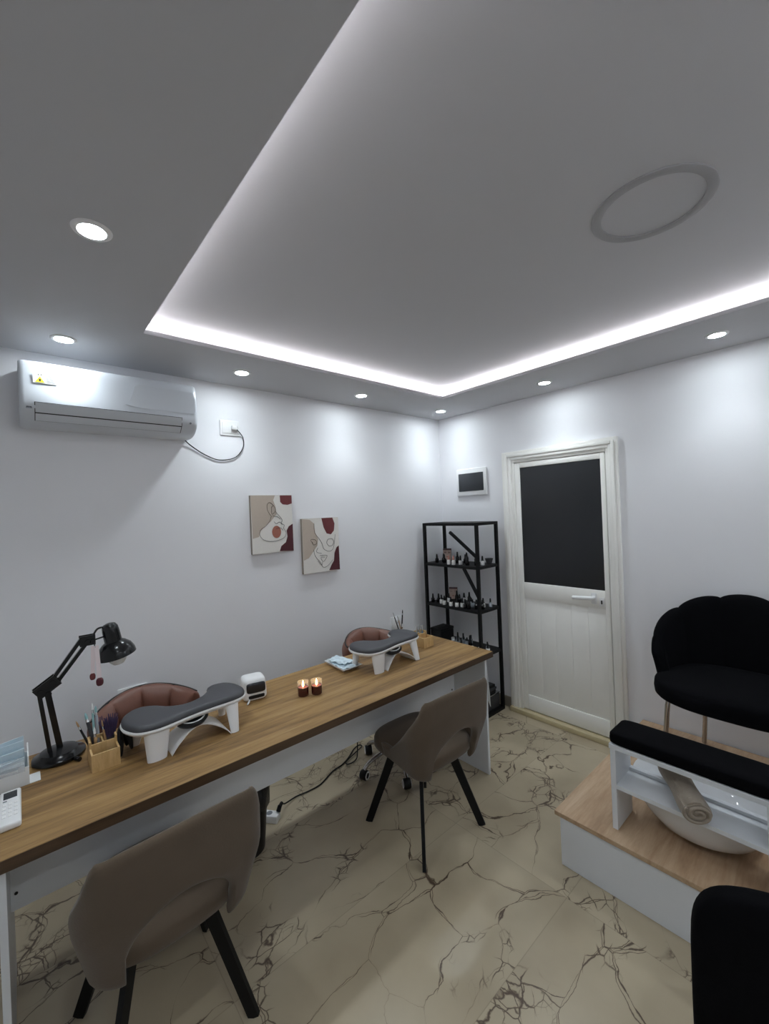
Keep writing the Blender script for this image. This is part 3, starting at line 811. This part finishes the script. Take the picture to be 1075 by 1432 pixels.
def brush(label, p, q, hk, tipk, r=.0035, name='nail_brush', group=BR, tl=.025):
    p, q = Vector(p), Vector(q); d = (q - p).normalized()
    t = thing(name, label, 'brush', p, 0, group)
    L = (q - p).length
    mb(hk).tube([Vector((0, 0, 0)), d * (L * .5), d * (L - tl - .012)], [r * .7, r * 1.15, r], 8).build('handle', t)
    mb('silver').tube([d * (L - tl - .012), d * (L - tl)], [r, r * .9], 8).build('ferrule', t)
    mb(tipk).tube([d * (L - tl), d * (L - tl * .4), d * L], [r * .9, r * .8, r * .15], 8).build('bristles', t)
zb = ZT + .007
brush('thin black brush leaning left in the near organiser', (.722, -2.868, zb), (.690, -2.925, .935), 'black_pl', 'brushwood')
brush('flat grey green brush second from left in the near organiser', (.715, -2.862, zb), (.660, -2.893, .945), 'greybox', 'teal', .006)
brush('pale teal handled brush standing tallest in the near organiser', (.705, -2.868, zb), (.640, -2.868, .968), 'teal', 'label', .004)
brush('clear capped brush just right of the tallest brush in the near organiser', (.712, -2.856, zb), (.650, -2.858, .958), 'cbottle', 'teal', .005)
brush('short tan handled brush at the front of the near organiser', (.733, -2.868, zb), (.722, -2.872, .905), 'brushwood', 'label', .0045)
brush('tan handled brush in the middle of the near organiser', (.733, -2.832, zb), (.712, -2.846, .920), 'brushwood', 'brushwood', .004)
brush('brown handled brush beside the bristle duster in the near organiser', (.722, -2.830, zb), (.700, -2.832, .915), 'maroon', 'silver', .004)
t = thing('dust_brush', 'dark bristled dust brush with purple top in the near organiser', 'brush', (.712, -2.822, zb))
mb('greybox').lathe([(.012, 0), (.016, .03), (.017, .075)], seg=14).build('handle', t)
b = mb('purple')
for k in range(70):
    a = random.random() * 6.283; rr = .016 * random.random() ** .5
    q = Vector((rr * math.cos(a), rr * math.sin(a), .072)); e = q + Vector((q.x * 1.1 - .012, q.y * 1.1, .055 + random.random() * .02))
    b.tube([q, e], [.0022, .0012], 5)
b.build('bristles', t)
t = thing('hair_clip', 'black claw clip drooping beside the near organiser', 'clip', (.70, -2.787, ZT))
b = mb('black_pl')
for (a, c, e) in (((0, .0, .095), (.02, .022, .075), (.045, .032, .012)), ((0, .0, .095), (.04, -.006, .06), (.058, -.008, .004)), ((0, 0, .095), (-.02, .02, .05), (-.015, .025, .004))):
    P = catmull([a, c, e], 5, False); b.tube(P, [.004 + .009 * math.sin(math.pi * k / (len(P) - 1)) for k in range(len(P))], 8)
b.build('clip', t)
o = mb('silver').lathe([(.002, 0), (.008, .002), (.008, .010), (.003, .014)], seg=12).build('metal_bead', loc=(.787, -2.852, ZT + .006)); tag(o, 'small shiny metal bit inside the front tray of the near organiser', 'nail tool')
o = mb('black_pl').box((-.015, -.022, 0), (.015, .022, .035), .004).build('nail_file_block', loc=(.772, -2.828, ZT + .0065)); tag(o, 'small dark buffer block inside the front tray of the near organiser', 'nail tool')
# far end: brush cup, tubes
t = thing('brush_cup', 'black cup holding thin brushes at the far rear desk corner', 'cup', (.535, -1.085, ZT))
mb('black_pl').lathe([(.026, 0), (.028, .003), (.028, .075), (.025, .075), (.024, .006)], seg=20).build('cup', t)
GB = 'brushes in the black cup'
bz = ZT + .008
brush('thin dark brush leaning left in the black cup by the far hand rest', (.535, -1.085, bz), (.520, -1.148, .985), 'black_pl', 'silver', .003, group=GB)
brush('pale thin brush in the middle of the black cup by the far hand rest', (.542, -1.075, bz), (.515, -1.105, .955), 'brushwood', 'silver', .0028, group=GB)
brush('thick black brush leaning right in the black cup by the far hand rest', (.535, -1.095, bz), (.512, -1.048, .985), 'black_pl', 'black_pl', .0042, group=GB)
brush('short white brush in the black cup by the far hand rest', (.545, -1.090, bz), (.555, -1.098, .905), 'label', 'label', .004, group=GB)
for k, (x, y) in enumerate([(.665, -1.068), (.655, -1.034), (.662, -1.014)]):
    t = thing('glass_tube', ['clear tube with blue base, left one in the far organiser', 'clear tube with blue base, middle one in the far organiser', 'clear tube with blue base, right one in the far organiser'][k], 'tube', (x, y, ZT + .006), 0, 'clear tubes in the far organiser')
    mb('blueliq').lathe([(.006, 0), (.0065, .002), (.0065, .075)], seg=12).build('base', t); mb('cbottle').lathe([(.0062, .075), (.0062, .112), (.003, .118)], seg=12).build('tube', t)

# ------------------------------------------------------------------ small desk things
t = thing('uv_lamp', 'small white nail dryer with dark window on the desk', 'nail dryer', (.622, -2.200, ZT), R(-12))
def taper(p): 
    f = max(0, p.z) / .10
    return Vector((p.x - .012 * f * (1 if p.x > 0 else .2), p.y * (1 - .06 * f), p.z))
mb('whitepl').superbox((0, 0, .054), (.056, .060, .054), .35, .4, 32, 16, fn=taper).build('housing', t)
mb('tint').superbox((.044, .004, .064), (.014, .046, .024), .35, .4, 24, 10, mtx=Matrix.Translation((0, 0, 0))).build('window', t)
mb('black_pl').superbox((.046, .004, .022), (.008, .040, .009), .35, .4, 24, 10).build('slot', t)
mb('whitepl').tube([(.052, -.03, .012), (.070, -.036, .010), (.082, -.046, .006)], .004, 8).build('cord', t)
def candle(label, loc):
    t = thing('candle_glass', label, 'candle', loc, 0, 'lit candles on the desk')
    mb('redglass').lathe([(.004, 0), (.024, 0), (.0265, .003), (.0277, .044), (.0250, .044), (.0240, .008), (.004, .006)], seg=28).build('wax_holder', t)
    mb('clearglass').lathe([(.0277, .044), (.0287, .070), (.0275, .070), (.0262, .044)], seg=28, cap0=False, cap1=False).build('glass_rim', t)
    mb('wax').lathe([(.0244, .034), (.0244, .040), (.004, .039)], seg=28).build('wax', t)
    mb('flame').lathe([(.001, .041), (.0055, .048), (.0050, .058), (.0018, .070), (.0003, .075)], seg=12).build('flame', t)
    return t
c1 = candle('left one of two lit candles in dark red glasses on the desk', (.788, -2.012, ZT))
dup(c1, (.818, -1.952, ZT), 0, 'right one of two lit candles in dark red glasses on the desk')
t = thing('tray', 'small grey white tray holding blue masks near the far hand rest', 'tray', (.608, -1.640, ZT))
q = [(-.100, -.055), (.100, -.065), (.098, .058), (-.085, .052)]
b = mb('label')
sc = lambda s, z: [Vector((x * s, y * s, z)) for x, y in q]
b.loft([sc(.80, 0), sc(1.06, .020), sc(1.10, .021), sc(1.08, .023)], cap1=False); b.mat('paper'); b.loft([sc(1.08, .023), sc(1.04, .020), sc(.80, .004)], cap0=False)
b.build('tray', t, smooth=0)
def sheet(name, label, cat, loc, rz, sx, sy, h, key, amp=.006, group=None, tilt=0):
    b = mb(key); n = 12
    top = []
    for j in range(n + 1):
        top.append([Vector(((i / n - .5) * sx, (j / n - .5) * sy, h + amp * math.sin(i * 1.3 + j * .4) * math.cos(j * .9))) for i in range(n + 1)])
    vt = [[b.bm.verts.new(p) for p in r] for r in top]; vb = [[b.bm.verts.new(p - Vector((0, 0, .0025))) for p in r] for r in top]
    for j in range(n):
        for i in range(n):
            b.face([vt[j][i], vt[j][i + 1], vt[j + 1][i + 1], vt[j + 1][i]]); b.face([vb[j][i], vb[j + 1][i], vb[j + 1][i + 1], vb[j][i + 1]])
    ed = [(0, i) for i in range(n + 1)] + [(j, n) for j in range(1, n + 1)] + [(n, i) for i in range(n - 1, -1, -1)] + [(j, 0) for j in range(n - 1, 0, -1)]
    for (a, c), (e, f) in zip(ed, ed[1:] + ed[:1]): b.face([vt[a][c], vb[a][c], vb[e][f], vt[e][f]])
    o = b.build(name, smooth=60, loc=loc); o.rotation_euler = (0, tilt, rz); tag(o, label, cat, group); return o
sheet('face_mask', 'pale blue face mask on the tray, upper one', 'mask', (.585, -1.640, ZT + .026), R(8), .15, .085, .006, 'mask', .005, 'masks on the tray')
sheet('face_mask', 'pale blue face mask on the tray, lower one with a grey fold', 'mask', (.625, -1.650, ZT + .016), R(-6), .15, .09, .004, 'mask', .003, 'masks on the tray')
sheet('packet', 'grey white packet on the tray under the masks', 'packet', (.645, -1.632, ZT + .010), R(15), .12, .08, .003, 'greyprint', .002)
# remote
t = thing('remote_control', 'white remote control with grey display at the left desk edge', 'remote', (.860, -3.113, ZT))
mb('whitepl').box((-.108, -.027, 0), (.108, .027, .020), .006, 3).build('body', t)
mb('screen').box((-.094, -.017, .0195), (-.050, .017, .0208)).build('display', t, smooth=0)
b = mb('greyprint'); b.box((-.040, -.018, .0198), (-.034, -.008, .0206))
b.build('indicator', t, smooth=0)
for i in range(4):
    for j in range(3): mb('label').box((-.022 + i * .024, -.019 + j * .014, .0198), (-.008 + i * .024, -.009 + j * .014, .0212), .001, 1).build('button', t, smooth=0)
# mask box
t = thing('mask_box', 'white open carton of face masks beside the lamp base', 'box', (.645, -3.175, ZT))
b = mb('paper')
b.box((-.068, -.115, 0), (.068, .112, .004)); b.box((.064, -.115, .004), (.068, .112, .062)); b.box((-.068, -.115, .004), (-.064, .112, .062)); b.box((-.064, -.115, .004), (.064, -.111, .062)); b.box((-.064, .108, .004), (.064, .112, .095))
b.box((.0, .112, 0), (.068, .142, .002))
b.build('carton', t, smooth=0)
b = mb('film'); b.loft([[Vector((.069, y, .05)), Vector((.072, y, .075)), Vector((.045, y, .092)), Vector((.040, y, .088)), Vector((.066, y, .070))] for y in (-.11, 0, .10)]); b.build('wrapper', t)
for k in range(5):
    b = mb('mask'); n = 8; xo = -.045 + k * .020; hh = [.125, .145, .140, .120, .095][k]
    rings = []
    for j in range(n + 1):
        f = j / n
        rings.append([Vector((xo + .008 * math.sin(f * 3 + k) + dx_, -.100 + .200 * f * (1 - .02 * k), .012)) for dx_ in (0, .003)] + [Vector((xo + .018 + .008 * math.sin(f * 5 + k) + dx_, -.100 + .200 * f, .012 + (hh - .012) * (.78 + .22 * f))) for dx_ in (.003, 0)])
    b.loft(rings)
    o = b.build('face_mask', smooth=50, loc=(.645, -3.175, ZT))
    tag(o, ['pale blue face mask standing in the carton, rearmost', 'pale blue face mask standing in the carton, second from the rear', 'pale blue face mask standing in the middle of the carton', 'pale blue face mask standing in the carton, second from the front', 'pale blue face mask standing in the carton, frontmost'][k], 'mask', 'masks in the carton')

# ------------------------------------------------------------------ taupe client chairs
def client_chair():
    t = thing('client_chair', '', 'chair')
    rr, rear, side = .065, .182, .25
    arc = rr * math.pi / 2
    ths = [(-1 + 2 * k / 84) * (rear + arc + side) for k in range(85)]
    def plan(q):
        sg = -1 if q < 0 else 1
        a = abs(q)
        if a < rear: x, y, nx, ny, d = .262 - .45 * a * a, a, 1, .25 * a / rear, 0
        elif a < rear + arc:
            f = (a - rear) / rr
            x, y, nx, ny, d = .262 - .45 * rear ** 2 - rr + rr * math.cos(f), rear + rr * math.sin(f), math.cos(f), max(.25, math.sin(f)), a - rear
        else:
            e = a - rear - arc
            x, y, nx, ny, d = .262 - .45 * rear ** 2 - rr - e, rear + rr - .03 * e, 0, 1, a - rear
        return x, y * sg, nx, ny * sg, d
    def zrange(q):
        x, y, nx, ny, d = plan(q)
        top = .812 - .02 * (y / .25) ** 2 - .30 * min(1, max(0, d - .045) / .22) ** .62
        if abs(y) < .178 and x > 0: bot = .40 + .205 * math.sqrt(max(0, 1 - (y / .178) ** 2))
        else: bot = .385 + .05 * min(1, d / .3)
        return bot, max(top, bot + .03)
    def mid(q, tt):
        b0, t0 = zrange(q); z = b0 + (t0 - b0) * tt
        x, y, nx, ny, d = plan(q)
        s = .80 + .20 * min(1, max(0, (z - .37) / .22))
        return (x * s + .030 * max(0, z - .45) / .35 * max(0, nx), y * s, z)
    def nrm(q, tt):
        x, y, nx, ny, d = plan(q)
        return Vector((nx, ny, 0)).normalized()
    mb('taupe').shell(ths, mid, nrm, .036, 16, .10).build('backrest', t, smooth=60)
    def seatf(p):
        k = 1.0 if p.z > .43 else 1 - .35 * ((.43 - p.z) / .08)
        return Vector((p.x * k, p.y * k, p.z + .012 * math.cos(p.x * 6) * math.cos(p.y * 6)))
    mb('taupe').superbox((.0, 0, .430), (.226, .222, .068), .45, .6, 48, 20, fn=seatf).build('seat', t, smooth=60)
    for sx in (-1, 1):
        for sy in (-1, 1):
            d = Vector((sx, sy, 0)).normalized()
            mb('black_metal').bar((sx * .105, sy * .110, .385), (sx * .214, sy * .214, 0), .044, .018, .036, .016, side=d).build('leg', t, smooth=0)
    return t
cc = client_chair()
cc.location = (1.072, -1.472, 0); cc.rotation_euler = (0, 0, R(-2)); cc['label'] = 'taupe suede chair with open back, at the far half of the desk'; cc['group'] = 'taupe client chairs at the desk'
dup(cc, (1.068, -2.740, 0), R(2), 'taupe suede chair with open back, nearest the camera at lower left')

# ------------------------------------------------------------------ brown technician chairs behind the desk
def tech_chair():
    t = thing('swivel_chair', '', 'chair')
    ths = [R(-82 + 164 * k / 96) for k in range(97)]
    def topz(a): return .800 + .045 * math.cos(a * 1.1) ** 2
    def mid(a, tt):
        z = .47 + (topz(a) - .47) * tt
        r = .172 + .024 * tt
        return (-.30 + .172 - r * math.cos(a) * 1.0, r * 1.06 * math.sin(a), z)
    def nrm(a, tt): return Vector((-math.cos(a), math.sin(a), .25)).normalized()
    def th(a, tt):
        ph = (math.degrees(a) + 82) / 164 * 4
        crease = abs(math.sin(math.pi * ph)) ** .4
        return .060 + .045 * crease
    bk = mb('brown').shell(ths, mid, nrm, th, 18, .22).build('backrest', t, smooth=70)
    pts = [Vector(mid(a, 1.0)) + Vector((-.02 * math.cos(a), .02 * math.sin(a), -.004)) for a in ths[3:-3]]
    mb('black_pl').tube(pts, .006, 8).build('piping', bk)
    mb('brown').superbox((-.03, 0, .44), (.215, .215, .060), .5, .55, 40, 16).build('seat', t, smooth=60)
    mb('black_metal').lathe([(.025, .10), (.025, .30), (.04, .36), (.10, .385)], seg=18).build('gas_column', t)
    st = mb('chrome').lathe([(.035, .075), (.042, .085), (.042, .125), (.028, .135)], seg=20)
    for k in range(5):
        a = R(-98 + 72 * k); u = Vector((math.cos(a), math.sin(a), 0))
        P = catmull([u * .03 + Vector((0, 0, .115)), u * .11 + Vector((0, 0, .118)), u * .20 + Vector((0, 0, .092)), u * .238 + Vector((0, 0, .062))], 5, False)
        st.tube(P, .013, 10)
    st = st.build('star_base', t, smooth=50)
    for k in range(5):
        a = R(-98 + 72 * k); u = Vector((math.cos(a), math.sin(a), 0)); c = u * .238
        b = mb('black_pl'); rot = R(-20 + 40 * (k % 3))
        ax = Vector((math.cos(rot + .7), math.sin(rot + .7), 0))
        mt = Matrix.Translation(c + Vector((0, 0, .030))) @ ax.to_track_quat('Z', 'X').to_matrix().to_4x4()
        b.lathe([(.012, -.024), (.026, -.023), (.030, -.017), (.030, .017), (.026, .023), (.012, .024)], seg=22, mtx=mt)
        b.mat('label')
        for s in (-1, 1): b.lathe([(.016, s * .0235), (.018, s * .0255), (.023, s * .0255), (.0255, s * .0228)], seg=22, cap0=False, cap1=False, mtx=mt)
        b.mat('black_pl').tube([c + Vector((0, 0, .03)), c + Vector((0, 0, .072))], .008, 8)
        b.build('caster', t)
    return t
tc = tech_chair()
tc.location = (.590, -1.240, 0); tc['label'] = 'brown leather swivel chair behind the far half of the desk'; tc['group'] = 'brown swivel chairs behind the desk'
dup(tc, (.565, -2.625, 0), R(0), 'brown leather swivel chair behind the near half of the desk, under the lamp')

# ------------------------------------------------------------------ bin, power strip, cable
t = thing('waste_bin', 'black waste bin with a bag under the desk', 'bin', (.560, -2.250, 0))
mb('black_pl').lathe([(.09, 0), (.098, .004), (.124, .315), (.119, .315), (.094, .010), (.01, .008)], seg=32).build('bin', t)
b = mb('bag')
rings = []
for r, z in ((.1255, .22), (.128, .24), (.130, .312), (.127, .328), (.120, .325), (.112, .25)):
    rings.append([Vector(((r + .004 * math.sin(k * 2.3 + z * 30)) * math.cos(k * math.pi / 20), (r + .004 * math.sin(k * 2.3 + z * 30)) * math.sin(k * math.pi / 20), z + .008 * math.sin(k * 1.1))) for k in range(40)])
b.loft(rings, False, False).build('bin_bag', t, smooth=60)
t = thing('power_strip', 'white power strip on the floor under the desk', 'power strip', (.462, -2.070, 0), R(38))
mb('whitepl').box((-.13, -.026, 0), (.055, .026, .040), .005).build('housing', t)
b = mb('greyprint')
for x in (-.09, -.045, .0): b.lathe([(.017, .0405), (.016, .0408)], (x, 0, 0), 18)
b.build('outlet', t)
cab = [(.489, -2.030, .055), (.476, -2.005, .075), (.440, -1.965, .03), (.40, -1.87, .006), (.41, -1.79, .006), (.405, -1.70, .006), (.35, -1.575, .006), (.335, -1.49, .006), (.30, -1.41, .008), (.25, -1.33, .010), (.235, -1.275, .010), (.265, -1.27, .012), (.30, -1.36, .014), (.335, -1.455, .014), (.37, -1.47, .014), (.365, -1.40, .012), (.350, -1.37, .06), (.350, -1.37, .25), (.35, -1.375, .50), (.46, -1.372, .60), (.60, -1.372, .70)]
o = mb('black_pl').tube([Vector(p) - Vector((.489, -2.030, 0)) for p in catmull(cab, 8, False)], .0042, 8)
o.tube([(0, 0, .042), (-.004, .012, .064), (-.018, .035, .066)], [.013, .012, .006], 10)
tag(o.build('power_cable', loc=(.489, -2.030, 0)), 'black cable looping over the floor from the white power strip', 'cable')

# ------------------------------------------------------------------ pedicure platform
PX, PY, PZ = 1.672, -1.210, .244
t = thing('pedicure_platform', 'low oak topped platform with white sides against the back wall', 'platform', (2.6, -.6, 0))
P = lambda x, y, z: (x - 2.6, y + .6, z)
mb('deck').box(P(PX, PY, PZ - .020), P(X1, -.013, PZ), .0015).build('deck', t, smooth=0)
mb('white').box(P(1.696, -1.204, 0), P(X1, -1.186, PZ - .020), .001).build('front_panel', t, smooth=0)
mb('white').box(P(1.696, -1.186, 0), P(1.714, -.070, PZ - .020), .001).build('side_panel', t, smooth=0)

# foot bench
t = thing('foot_bench', 'white footrest bench with long black cushion over the basin', 'bench', (2.17, -1.05, PZ))
Bn = lambda x, y, z: (x - 2.17, y + 1.05, z - PZ)
by0, by1 = -1.133, -.960
mb('white').box(Bn(1.902, by0, PZ), Bn(1.924, by1, .596), .001).build('side_panel', t, smooth=0)
mb('white').box(Bn(2.418, by0, PZ), Bn(2.440, by1, .596), .001).build('side_panel', t, smooth=0)
mb('white').box(Bn(1.898, by0 - .002, .596), Bn(2.444, by1, .616), .001).build('top_board', t, smooth=0)
mb('white').box(Bn(1.924, by0, .425), Bn(2.418, by1, .443), .001).box(Bn(1.924, by1 - .022, .443), Bn(2.418, by1, .458), .002).build('shelf_board', t, smooth=0)
mb('black_vel').superbox(Bn(2.171, (by0 + by1) / 2, .642), (.276, .0885, .028), .3, .16, 48, 14).build('cushion', t, smooth=60)

# basin
t = thing('foot_basin', 'white ceramic round foot basin on the platform', 'basin', (2.170, -.850, PZ))
mb('ceramic').lathe([(.09, 0), (.125, .002), (.160, .014), (.200, .042), (.232, .085), (.252, .130), (.262, .170), (.265, .176), (.262, .180), (.252, .176), (.240, .130), (.215, .080), (.170, .040), (.12, .026), (.02, .022)], seg=64, sx=1.0, sy=.985).build('bowl', t, smooth=60)
mb('chrome').lathe([(.022, .023), (.022, .027), (.016, .029)], seg=20).build('drain', t)

# towel
a = Vector((2.070, -.930, .508)); c = Vector((2.225, -1.165, .487)); d = (c - a).normalized(); L = (c - a).length
t = thing('towel', 'rolled taupe towel lying across the bench shelf over the basin', 'towel', a)
uu = d.cross(Vector((0, 0, 1))).normalized(); vv = uu.cross(d)
b = mb('towel'); rings = []
for j in range(15):
    f = j / 14; rr = 1 + .05 * math.sin(f * 9)
    s = .93 if j in (0, 14) else 1
    rings.append([d * (L * f) + uu * (.050 * rr * s * math.cos(k * math.pi / 16)) + vv * (.039 * rr * s * math.sin(k * math.pi / 16) + .003 * math.sin(k * .8 + f * 7)) for k in range(32)])
b.loft(rings); b.build('roll', t, smooth=60)
b = mb('towel'); pts = []
for k in range(60):
    q = k / 59 * 4.2 * math.pi; r = .006 + .036 * k / 59
    pts.append(d * (L + .002) + uu * (r * 1.18 * math.cos(q)) + vv * (r * .92 * math.sin(q)))
b.tube(pts, .0062, 8); b.build('spiral_end', t, smooth=60)
b = mb('towel'); b.loft([[d * (L * .02 + L * .97 * f) + uu * (.053 * math.cos(q)) + vv * (.043 * math.sin(q)) for q in [R(50 + 8 * k) for k in range(8)]] + [d * (L * .02 + L * .97 * f) + uu * (.046 * math.cos(q)) + vv * (.036 * math.sin(q)) for q in [R(106 - 8 * k) for k in range(8)]] for f in [i / 6 for i in range(7)]]); b.build('outer_fold', t, smooth=50)

# ------------------------------------------------------------------ black shell armchair on the platform
t = thing('shell_armchair', 'black velvet armchair with scalloped shell back on the platform', 'armchair', (2.225, -.36, PZ))
ths = [R(-108 + 216 * k / 120) for k in range(121)]
def lob(a):
    q = (math.degrees(a) + 18) % 36 - 18
    return math.sqrt(max(0, 1 - (q / 18.6) ** 2))
def s_top(a):
    dg = abs(math.degrees(a)); base = .885 - .19 * (dg / 90) ** 2.0 if dg < 90 else .695 - .12 * (dg - 90) / 18
    return base + .026 * (lob(a) - .5)
def s_mid(a, tt):
    z = .42 + (s_top(a) - .42) * tt
    wv = .86 + .14 * tt ** 1.3
    return (.345 * wv * math.sin(a), -.02 + (.305 * wv * math.cos(a) if math.cos(a) > 0 else .20 * math.cos(a)) - .03 * (1 - tt), z)
mb('black_vel').shell(ths, s_mid, lambda a, tt: Vector((math.sin(a), math.cos(a), 0)), lambda a, tt: .044 + .016 * lob(a), 18, .12).build('shell_back', t, smooth=60)
mb('black_vel').superbox((0, -.04, .455), (.338, .275, .066), .5, .7, 56, 16).build('seat', t, smooth=60)
for (x0, y0, x1, y1) in ((-.27, -.11, -.335, -.045), (.27, -.11, .335, -.045), (-.17, .17, -.212, .285), (.17, .17, .212, .285)):
    zf = .402
    pts = catmull([(x0 * .7, y0 * .7, zf + .005), (x0 * .92, y0 * .92, zf - .004), (x0 + (x1 - x0) * .15, y0 + (y1 - y0) * .15, zf - .05), (x0 + (x1 - x0) * .5, y0 + (y1 - y0) * .5, .17), (x1, y1, 0.007)], 6, False)
    mb('chrome').tube(pts, .012, 12).build('leg', t, smooth=60)

# ------------------------------------------------------------------ black chair at the lower right, near the camera
t = thing('stool_chair', 'black velvet low back chair seen from behind at lower right, facing the platform', 'chair', (2.570, -1.695, 0), R(15))
def rb(p):
    f = (p.x / .245); return Vector((p.x, p.y + .10 * f * f, p.z))
b = mb('black_vel')
b.superbox((0, -.250, .625), (.245, .036, .270), .32, .42, 56, 28, fn=lambda p: Vector((p.x, p.y + .35 * p.x * p.x - .06 * (p.z - .6), p.z - .7 * p.x ** 2 * (1 if p.z > .6 else 0))))
b.build('backrest', t, smooth=60)
mb('black_vel').superbox((0, .0, .435), (.200, .215, .060), .4, .55, 48, 14).build('seat', t, smooth=60)
for sx in (-1, 1):
    for sy in (-1, 1):
        mb('black_metal').tube([(sx * .16, sy * .16, .39), (sx * .215, sy * .215, 0)], [.014, .010], 10).build('leg', t)
